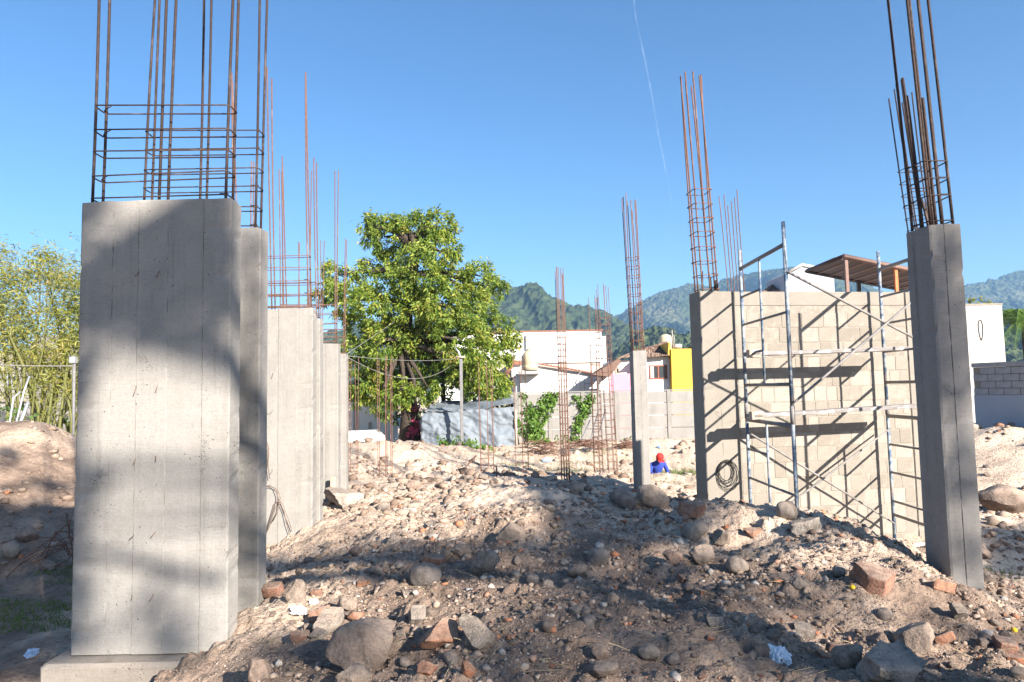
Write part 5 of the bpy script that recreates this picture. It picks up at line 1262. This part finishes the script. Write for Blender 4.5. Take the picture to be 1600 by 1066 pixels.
def hero(px, py, w, hh, kind, lab, seed, mat=None, rot=None, sink=.2):
    g = on_ground(px, py + hh * .38); s_ = w * g.y / F; me = rock_mesh(kind, seed, True)
    me.materials.append(M[mat or RM[kind]]); nm, cat = NAMES[kind]
    vs_ = np.array([v.co[:] for v in me.vertices]); ext = vs_.max(0) - vs_.min(0); rt = rot or (random.uniform(-.35, .35), random.uniform(-.35, .35), random.uniform(-.5, .5))
    vr = vs_ @ np.array(Euler(rt).to_matrix()).T; e2 = vr.max(0) - vr.min(0)
    sc_ = s_ / e2[0]; hw = hh * g.y / F
    zsc = np.clip(hw / (e2[2] * sc_ * (1 - sink)), .55, 1.12)
    o = link(nm, me, None, None, (g.x, g.y + s_ * .15, g.z + hw * .32), rt, (sc_, sc_ * .9, sc_ * zsc))
    tag(o, lab, cat); placed.append((g.x, g.y, s_ * .55)); return o
HEROES = [
 (568, 1010, 104, 80, 'rock', 'largest dusty grey-brown boulder in the near rubble', 101, (.15, -.25, .4)),
 (548, 1062, 60, 30, 'rock', 'stone cut by the bottom edge below the largest boulder', 102, None),
 (688, 990, 60, 62, 'brick', 'big orange brick fragment standing beside a white concrete chunk', 103, (.9, .2, .5)),
 (747, 994, 56, 58, 'slab', 'whitish concrete chunk beside the big orange brick fragment', 104, (.8, .2, -.4)),
 (664, 900, 52, 38, 'cobble', 'smooth oval grey cobble below a tan brick end', 105, (0, .1, .2)),
 (679, 877, 40, 26, 'brick', 'tan brick end resting above the smooth oval cobble', 106, None),
 (758, 880, 48, 46, 'rock', 'angular grey stone with a pale facet in the shade', 107, None),
 (696, 866, 22, 22, 'rock', 'dark stone behind the tan brick end', 108, None),
 (720, 864, 30, 24, 'rock', 'squat violet-grey stone left of the angular one', 109, None),
 (668, 1046, 34, 44, 'brick', 'reddish brick fragment at the bottom edge under the big orange one', 110, (.9, .5, .2)),
 (729, 1045, 24, 36, 'brick', 'narrow brown brick sliver by the whitish chunk', 111, (.7, .8, .1)),
 (831, 905, 22, 26, 'cobble', 'pale egg-shaped pebble stone, upright one of a pair', 112, None),
 (856, 914, 18, 16, 'cobble', 'pale egg-shaped pebble stone, lying one of a pair', 113, None),
 (1016, 1020, 36, 34, 'cobble', 'round grey cobble half sunk in the dark slope', 114, None),
 (937, 1018, 28, 38, 'rock', 'upright dark stone left of the round half-sunk cobble', 115, None),
 (936, 1050, 56, 20, 'rock', 'flat brown stone low in the dark slope', 116, None),
 (903, 892, 32, 36, 'rock', 'blunt purplish stone in the middle of the shaded slope', 117, None),
 (935, 871, 38, 28, 'cobble', 'dark rounded stone above the blunt purplish one', 118, None),
 (1364, 904, 66, 58, 'brick', 'large orange-brown brick block tilted on the right slope', 119, (.35, .3, -.35)),
 (1097, 866, 40, 44, 'rock', 'upright grey boulder on the crest right of centre', 120, None),
 (1053, 870, 32, 28, 'rock', 'dark squat boulder left of the upright one', 121, None),
 (1087, 829, 40, 32, 'cobble', 'round tan cobble high on the crest', 122, None),
 (1153, 883, 36, 28, 'cobble', 'pale round cobble right of the upright boulder', 123, None),
 (1132, 841, 30, 26, 'rock', 'tilted grey stone between the two round crest cobbles', 124, None),
 (1088, 797, 44, 22, 'brick', 'red brick lying on top of the crest before the pier', 125, (.05, .05, .1)),
 (1178, 833, 28, 18, 'brick', 'orange brick piece in the sunlit rubble below the scaffold', 126, None),
 (1251, 912, 24, 22, 'cobble', 'small dark round stone on the right slope', 127, None),
 (1313, 892, 22, 28, 'cobble', 'egg-shaped brown stone left of the large brick block', 128, None),
 (1434, 998, 58, 52, 'rock', 'large reddish-brown stone low on the right slope', 129, None),
 (1386, 1046, 86, 44, 'slab', 'broad pale concrete slab at the bottom right', 130, (.2, .1, .15)),
 (1306, 1012, 28, 32, 'brick', 'bright orange brick piece in the lower right rubble', 131, None),
 (1478, 917, 38, 22, 'brick', 'orange brick end lying before the shaded column', 132, None),
 (1578, 1014, 48, 28, 'brick', 'tan brick block at the right edge', 133, (.1, .1, -.25)),
 (1500, 955, 28, 36, 'slab', 'pale upright stone chip below the orange brick end', 134, (.8, .3, .2)),
 (1478, 998, 32, 24, 'brick', 'ochre stone pair beside the large reddish stone', 135, None),
 (541, 779, 66, 28, 'slab', 'long broken concrete slab near the fifth column', 136, (.1, .12, .2)),
 (795, 836, 44, 26, 'rock', 'flat grey stone at the edge of the sunlit patch', 137, None),
 (597, 793, 22, 13, 'cobble', 'pair-side tan stone in the sunlit middle soil', 138, None),
 (646, 758, 22, 18, 'rock', 'pale boulder on the sunlit crest left of centre', 139, None),
 (757, 745, 16, 18, 'slab', 'pale pointed block on the sunlit crest', 140, None),
 (421, 922, 32, 30, 'brick', 'brown broken brick tight against the second column', 141, None),
 (461, 928, 30, 34, 'rock', 'pointed tan stone near the second column', 142, None),
 (493, 926, 18, 16, 'brick', 'small orange brick chip above the white scrap', 143, None),
 (498, 960, 34, 22, 'brick', 'bright orange tile piece beside the pleated white scrap', 144, None),
 (513, 974, 44, 34, 'slab', 'white lumpy plaster piece above the largest boulder', 145, (.6, .1, .3)),
 (543, 943, 30, 30, 'rock', 'dusty brown stone above the white plaster lump', 146, None),
 (554, 962, 26, 22, 'brick', 'tan brick corner between white lump and boulder', 147, None),
 (651, 958, 30, 34, 'slab', 'pale upright wedge of stone behind the big orange brick', 148, (.9, .1, .4)),
 (586, 890, 20, 24, 'slab', 'small pale cube of concrete in the sunlit rubble', 149, None),
 (566, 911, 18, 16, 'brick', 'small red brick chip left of the oval cobble', 150, None),
 (467, 996, 30, 20, 'brick', 'orange and white tile shard below the pleated scrap', 151, None),
 (405, 1050, 40, 34, 'rock', 'brown stone beside the footing of the nearest column', 152, None),
 (1571, 782, 76, 58, 'rock', 'big square boulder below the right-hand soil heap', 153, (.05, .05, .1)),
 (1018, 783, 54, 34, 'rock', 'large dark boulder in the shaded pit by the slender column', 154, None),
 (975, 782, 44, 28, 'rock', 'dark boulder left of the large one in the shaded pit', 155, None),
 (900, 762, 28, 22, 'rock', 'brown lump on the crest before the tallest cage', 156, None),
 (1530, 862, 40, 22, 'rock', 'dark flat stone right of the shaded column', 157, None),
 (40, 838, 34, 24, 'rock', 'grey stone in the shaded face of the left-hand heap', 158, None),
 (12, 860, 30, 30, 'cobble', 'round stone at the left edge in the shaded heap face', 159, None),
 (72, 884, 24, 26, 'rock', 'pointed stone at the foot of the left-hand heap', 160, None),
 (1235, 800, 40, 28, 'cobble', 'big dark rounded stone under the front scaffold leg', 161, None),
 (1265, 822, 46, 26, 'slab', 'pale block piece behind the crest under the scaffold', 162, None),
 (860, 795, 20, 12, 'cobble', 'small tan stone at the shadow edge in the centre', 163, None),
 (1330, 1025, 46, 40, 'rock', 'dark angular stone beside the broad pale slab', 164, None),
 (1260, 985, 30, 24, 'slab', 'white plaster lump in the lower right rubble', 165, None),
 (1120, 970, 30, 26, 'slab', 'pale flat chip half buried in the dark slope', 166, None),
]
for hk in HEROES: hero(*hk[:6], hk[6], None, hk[7])
for (px, py, lab) in ((1332, 921, 'small yellow fruit lying left of the large brick block'), (1585, 988, 'small yellow fruit near the right edge')):
    g = on_ground(px, py); mb = MB().lathe([(.004, 0), (.015, .006), (.021, .017), (.016, .03), (.004, .036)], 12); o = mb.build('fruit', M['yellowpetal'], None, g + Vector((0, 0, -.003))); tag(o, lab, 'fruit')
# scattered stones: individuals, sharing a few shapes
shapes = {k: [rock_mesh(k, 300 + 17 * j + len(k)) for j in range(5)] for k in RM}
for k, ms in shapes.items():
    for m_ in ms: m_.materials.append(M[RM[k]])
SHORT = {101: 'largest dusty boulder', 103: 'big orange brick', 104: 'whitish concrete chunk', 105: 'smooth oval cobble', 106: 'tan brick end', 107: 'angular grey stone', 109: 'violet-grey stone', 112: 'pair of egg-shaped stones', 114: 'round half-sunk cobble',
 116: 'flat brown stone', 117: 'blunt purplish stone', 119: 'large tilted brick block', 120: 'upright crest boulder', 122: 'round tan crest cobble', 123: 'pale round cobble', 125: 'red crest brick', 126: 'orange brick piece under the scaffold', 127: 'small dark round stone', 129: 'large reddish-brown stone', 130: 'broad pale slab',
 131: 'bright orange brick piece', 132: 'orange brick end by the column', 133: 'tan brick block', 134: 'pale upright chip', 136: 'long broken slab', 137: 'flat grey stone at the sunlit patch', 138: 'tan stone in the sunlit middle', 139: 'pale boulder on the sunlit crest', 140: 'pale pointed block', 141: 'brown broken brick', 142: 'pointed tan stone',
 144: 'bright orange tile piece', 145: 'white plaster lump', 146: 'dusty brown stone', 148: 'pale stone wedge', 149: 'small pale cube', 150: 'small red brick chip', 152: 'brown stone by the footing', 153: 'big square boulder', 154: 'large dark pit boulder', 156: 'brown lump before the tallest cage', 157: 'dark flat stone', 158: 'grey stone in the left heap',
 161: 'dark rounded stone under the scaffold leg', 162: 'pale block piece behind the crest', 163: 'small tan stone at the shadow edge', 165: 'plaster lump in the lower right', 166: 'pale half-buried chip'}
ANCH = [(hk[0], hk[1], SHORT[hk[6]]) for hk in HEROES if hk[6] in SHORT] + [(1028, 730, 'crouching person'), (884, 750, 'tallest rebar cage'), (957, 735, 'tilted rebar cage'), (602, 746, 'bars before the white wall'), (762, 740, 'bars before the tarpaulin'), (552, 746, 'bars by the column row'), (1000, 765, 'slender pale column'), (60, 700, 'top of the left heap'), (1565, 700, 'top of the right heap'), (1065, 700, 'far soil heap'), (60, 790, 'middle of the left heap')]
KL = {'rock': 'angular stone', 'cobble': 'rounded cobble', 'brick': 'broken brick piece', 'slab': 'pale concrete chip'}
zones = [('the near slope', (540, 1100), (840, 1066), 55), ('the column-side rubble', (380, 640), (830, 1060), 60), ('the right slope', (1040, 1600), (805, 1066), 85), ('the middle ground', (500, 880), (735, 850), 45), ('the far site', (860, 1090), (690, 800), 26), ('the left heap', (0, 112), (780, 900), 9), ('the right heap', (1530, 1600), (672, 900), 12)]
rs = random.Random(99); scat = {}
for zn, (x0, x1), (y0, y1), num in zones:
    c_ = 0; tries = 0
    while c_ < num and tries < num * 12:
        tries += 1; px, py = rs.uniform(x0, x1), rs.uniform(y0, y1); g = on_ground(px, py)
        if g.y > 32 or (g.x < -3.3 and g.y < 9 and zn != 'the left heap'): continue
        u = rs.random(); s_ = (.035 + .11 * u ** 3) * (1.0 if g.y < 7 else 1.25 if g.y < 12 else 1.6)
        if any((g.x - a) ** 2 + (g.y - b) ** 2 < (s_ * .45 + r_ * .8) ** 2 for a, b, r_ in placed): continue
        if any(abs(g.x - c2.location.x) < .62 and -.05 < g.y - c2.location.y < .28 for c2 in columns) or (3.7 < g.x < 4.5 and 5.9 < g.y < 7.4) or (2.6 < g.x < 6.8 and wall_y(g.x) - .08 < g.y < wall_y(g.x) + .6): continue
        kind = rs.choices(['rock', 'cobble', 'brick', 'slab'], [7.5, 1.2, 2, 1.5])[0]; nm, cat = NAMES[kind]
        o = link(nm, rs.choice(shapes[kind]), None, None, g + Vector((0, 0, s_ * .06)), (rs.uniform(-.5, .5), rs.uniform(-.5, .5), rs.uniform(0, 6.28)), (s_, s_ * rs.uniform(.8, 1.1), s_ * rs.uniform(.75, 1.05)))
        ax, ay, an = min(ANCH, key=lambda q: (q[0] - px) ** 2 + ((q[1] - py) * 1.5) ** 2); dx, dy = px - ax, (py - ay) * 1.4
        dr = ('to the right of' if dx > 0 else 'to the left of') if abs(dx) > abs(dy) else ('below' if dy > 0 else 'above')
        scat.setdefault((kind, dr, an), []).append((math.hypot(dx, dy), o, cat, zn)); placed.append((g.x, g.y, s_ * .5)); c_ += 1
ORD = ['nearest', 'second', 'third', 'fourth', 'fifth', 'sixth', 'seventh', 'eighth', 'ninth', 'tenth', 'eleventh', 'twelfth']
for (kind, dr, an), L_ in scat.items():
    L_.sort(key=lambda q: q[0])
    for k, (dd, o, cat, zn) in enumerate(L_):
        lb = ('small ' if len(L_) == 1 else ORD[min(k, 11)] + ' small ') + KL[kind] + ' ' + dr + ' the ' + an
        tag(o, lb if len(lb.split()) < 16 else lb.replace(' small', '').replace('to the right of', 'right of').replace('to the left of', 'left of'), cat, 'small loose stones on ' + zn)
# gravel, clods and crumbs nobody could count
def pebbles(name, label, N, yr, xr, smin, smax, mat, power=3.0, seed=5):
    rng = np.random.default_rng(seed); yy = yr[0] * (yr[1] / yr[0]) ** rng.random(N); xx = rng.uniform(-.78, .80, N) * yy
    keep = ((xx > np.where(yy < 9.0, -3.3, -12)) | (yy > 9.4)) & ((xx > -5.5) | (rng.random(N) < .25)); dens = fbm(xx * .8, yy * .8, 3, 55) + .12 * rng.random(N); keep &= dens > (-.1 if smax > .02 else -.3); xx, yy = xx[keep], yy[keep]; n = len(xx)
    i = np.clip(np.searchsorted(gx, xx) - 1, 0, nx - 2); j = np.clip(np.searchsorted(gy, yy) - 1, 0, ny - 2); fx = (xx - gx[i]) / (gx[i + 1] - gx[i]); fy = (yy - gy[j]) / (gy[j + 1] - gy[j])
    zz = (GZ[j, i] * (1 - fx) + GZ[j, i + 1] * fx) * (1 - fy) + (GZ[j + 1, i] * (1 - fx) + GZ[j + 1, i + 1] * fx) * fy
    bm = bmesh.new(); bmesh.ops.create_icosphere(bm, subdivisions=1, radius=1); v0 = np.array([v.co[:] for v in bm.verts]); f0 = np.array([[v.index for v in f.verts] for f in bm.faces]); bm.free()
    s = smin + (smax - smin) * rng.random(n) ** power; s = s * np.clip(yy / 6.0, .8, 2.4)
    jit = 1 + rng.uniform(-.5, .35, (n, len(v0))); sc_ = np.stack([rng.uniform(.7, 1.2, n), rng.uniform(.6, 1.1, n), rng.uniform(.45, .8, n)], 1)
    V = v0[None] * jit[..., None] * sc_[:, None, :]; a = rng.uniform(0, 6.28, n); ca, sa = np.cos(a)[:, None], np.sin(a)[:, None]
    Vx = V[..., 0] * ca - V[..., 1] * sa; Vy = V[..., 0] * sa + V[..., 1] * ca
    V = np.stack([Vx, Vy, V[..., 2]], -1) * s[:, None, None] + np.stack([xx, yy, zz + s * .2], 1)[:, None, :]
    Fc = (f0[None] + (np.arange(n) * len(v0))[:, None, None]).reshape(-1, 3)
    o = link(name, np_mesh(name, V.reshape(-1, 3), Fc), M[mat]); tag(o, label, kind='stuff')
pebbles('gravel', 'loose gravel and small clods strewn over the near slope', 20000, (2.9, 13), None, .006, .04, 'pebble', 3.4, 5)
pebbles('gravel', 'fine crumbs of soil on the near slope', 52000, (2.9, 9), None, .0035, .012, 'pebble', 1.5, 6)
M['bits'] = m_island('mixed_rubble', [(0, (.14, .105, .085)), (.35, (.24, .18, .14)), (.6, (.32, .245, .19)), (.78, (.38, .32, .265)), (.88, (.46, .41, .36)), (.93, (.42, .18, .095)), (1, (.36, .15, .08))], .93, .8, 26)
pebbles('rubble', 'angular broken stone and brick bits all over the near heap', 2600, (3.0, 11), None, .014, .05, 'bits', 2.0, 15)
pebbles('rubble', 'small rubble over the middle and back of the site', 3500, (9, 27), None, .02, .07, 'pebble', 2.6, 7)
# dry stalks
mb = MB(); rs = random.Random(8)
for k in range(150):
    g = on_ground(rs.uniform(400, 1590), rs.uniform(860, 1060)); a = rs.uniform(0, 6.28); L = rs.uniform(.05, .2); d = Vector((math.cos(a), math.sin(a), rs.uniform(-.1, .5))) * L
    mb.tube([g + Vector((0, 0, .008)), g + d * .5 + Vector((0, 0, .012)), g + d + Vector((0, 0, .01))], .0025, 3, cap=False)
o = mb.build('straw', M['straw']); tag(o, 'dry stalks and straw scattered over the rubble', kind='stuff')

# ------------------------------------------------------------------ contrail and haze
D = 9000.0
cp_ = [at(a, b, D) for a, b in ((986, -40), (993, 25), (1006, 85), (1017, 140), (1027, 200), (1040, 265), (1052, 333))]
t_ = NT('contrail_vapour'); al = t_.noise(.004, 4, .6)
t_.fin((.9, .93, .97), 1.0); t_.lk(t_.math('MULTIPLY', t_.ramp(al, [(.4, .1), (.7, 1)]), .05), t_.p.inputs['Alpha'])
o = MB().tube(cp_, [12, 12, 11, 10, 8, 7, 5], 8).build('contrail', t_.m); tag(o, 'faint white contrail slanting down the blue sky', 'contrail', kind='thing')
hm = bpy.data.materials.new('haze_air'); hm.use_nodes = True; hn = hm.node_tree.nodes; hl = hm.node_tree.links
hn.remove(hn['Principled BSDF']); pv = hn.new('ShaderNodeVolumePrincipled'); pv.inputs['Density'].default_value = .00021
pv.inputs['Color'].default_value = (.34, .62, 1.0, 1); pv.inputs['Anisotropy'].default_value = 0.1
hl.new(pv.outputs[0], hn['Material Output'].inputs['Volume'])
o = MB().box(-3250, 3250, -1250, 3450, -6, 400).build('haze', hm); tag(o, 'thin blue haze over the valley', kind='stuff')
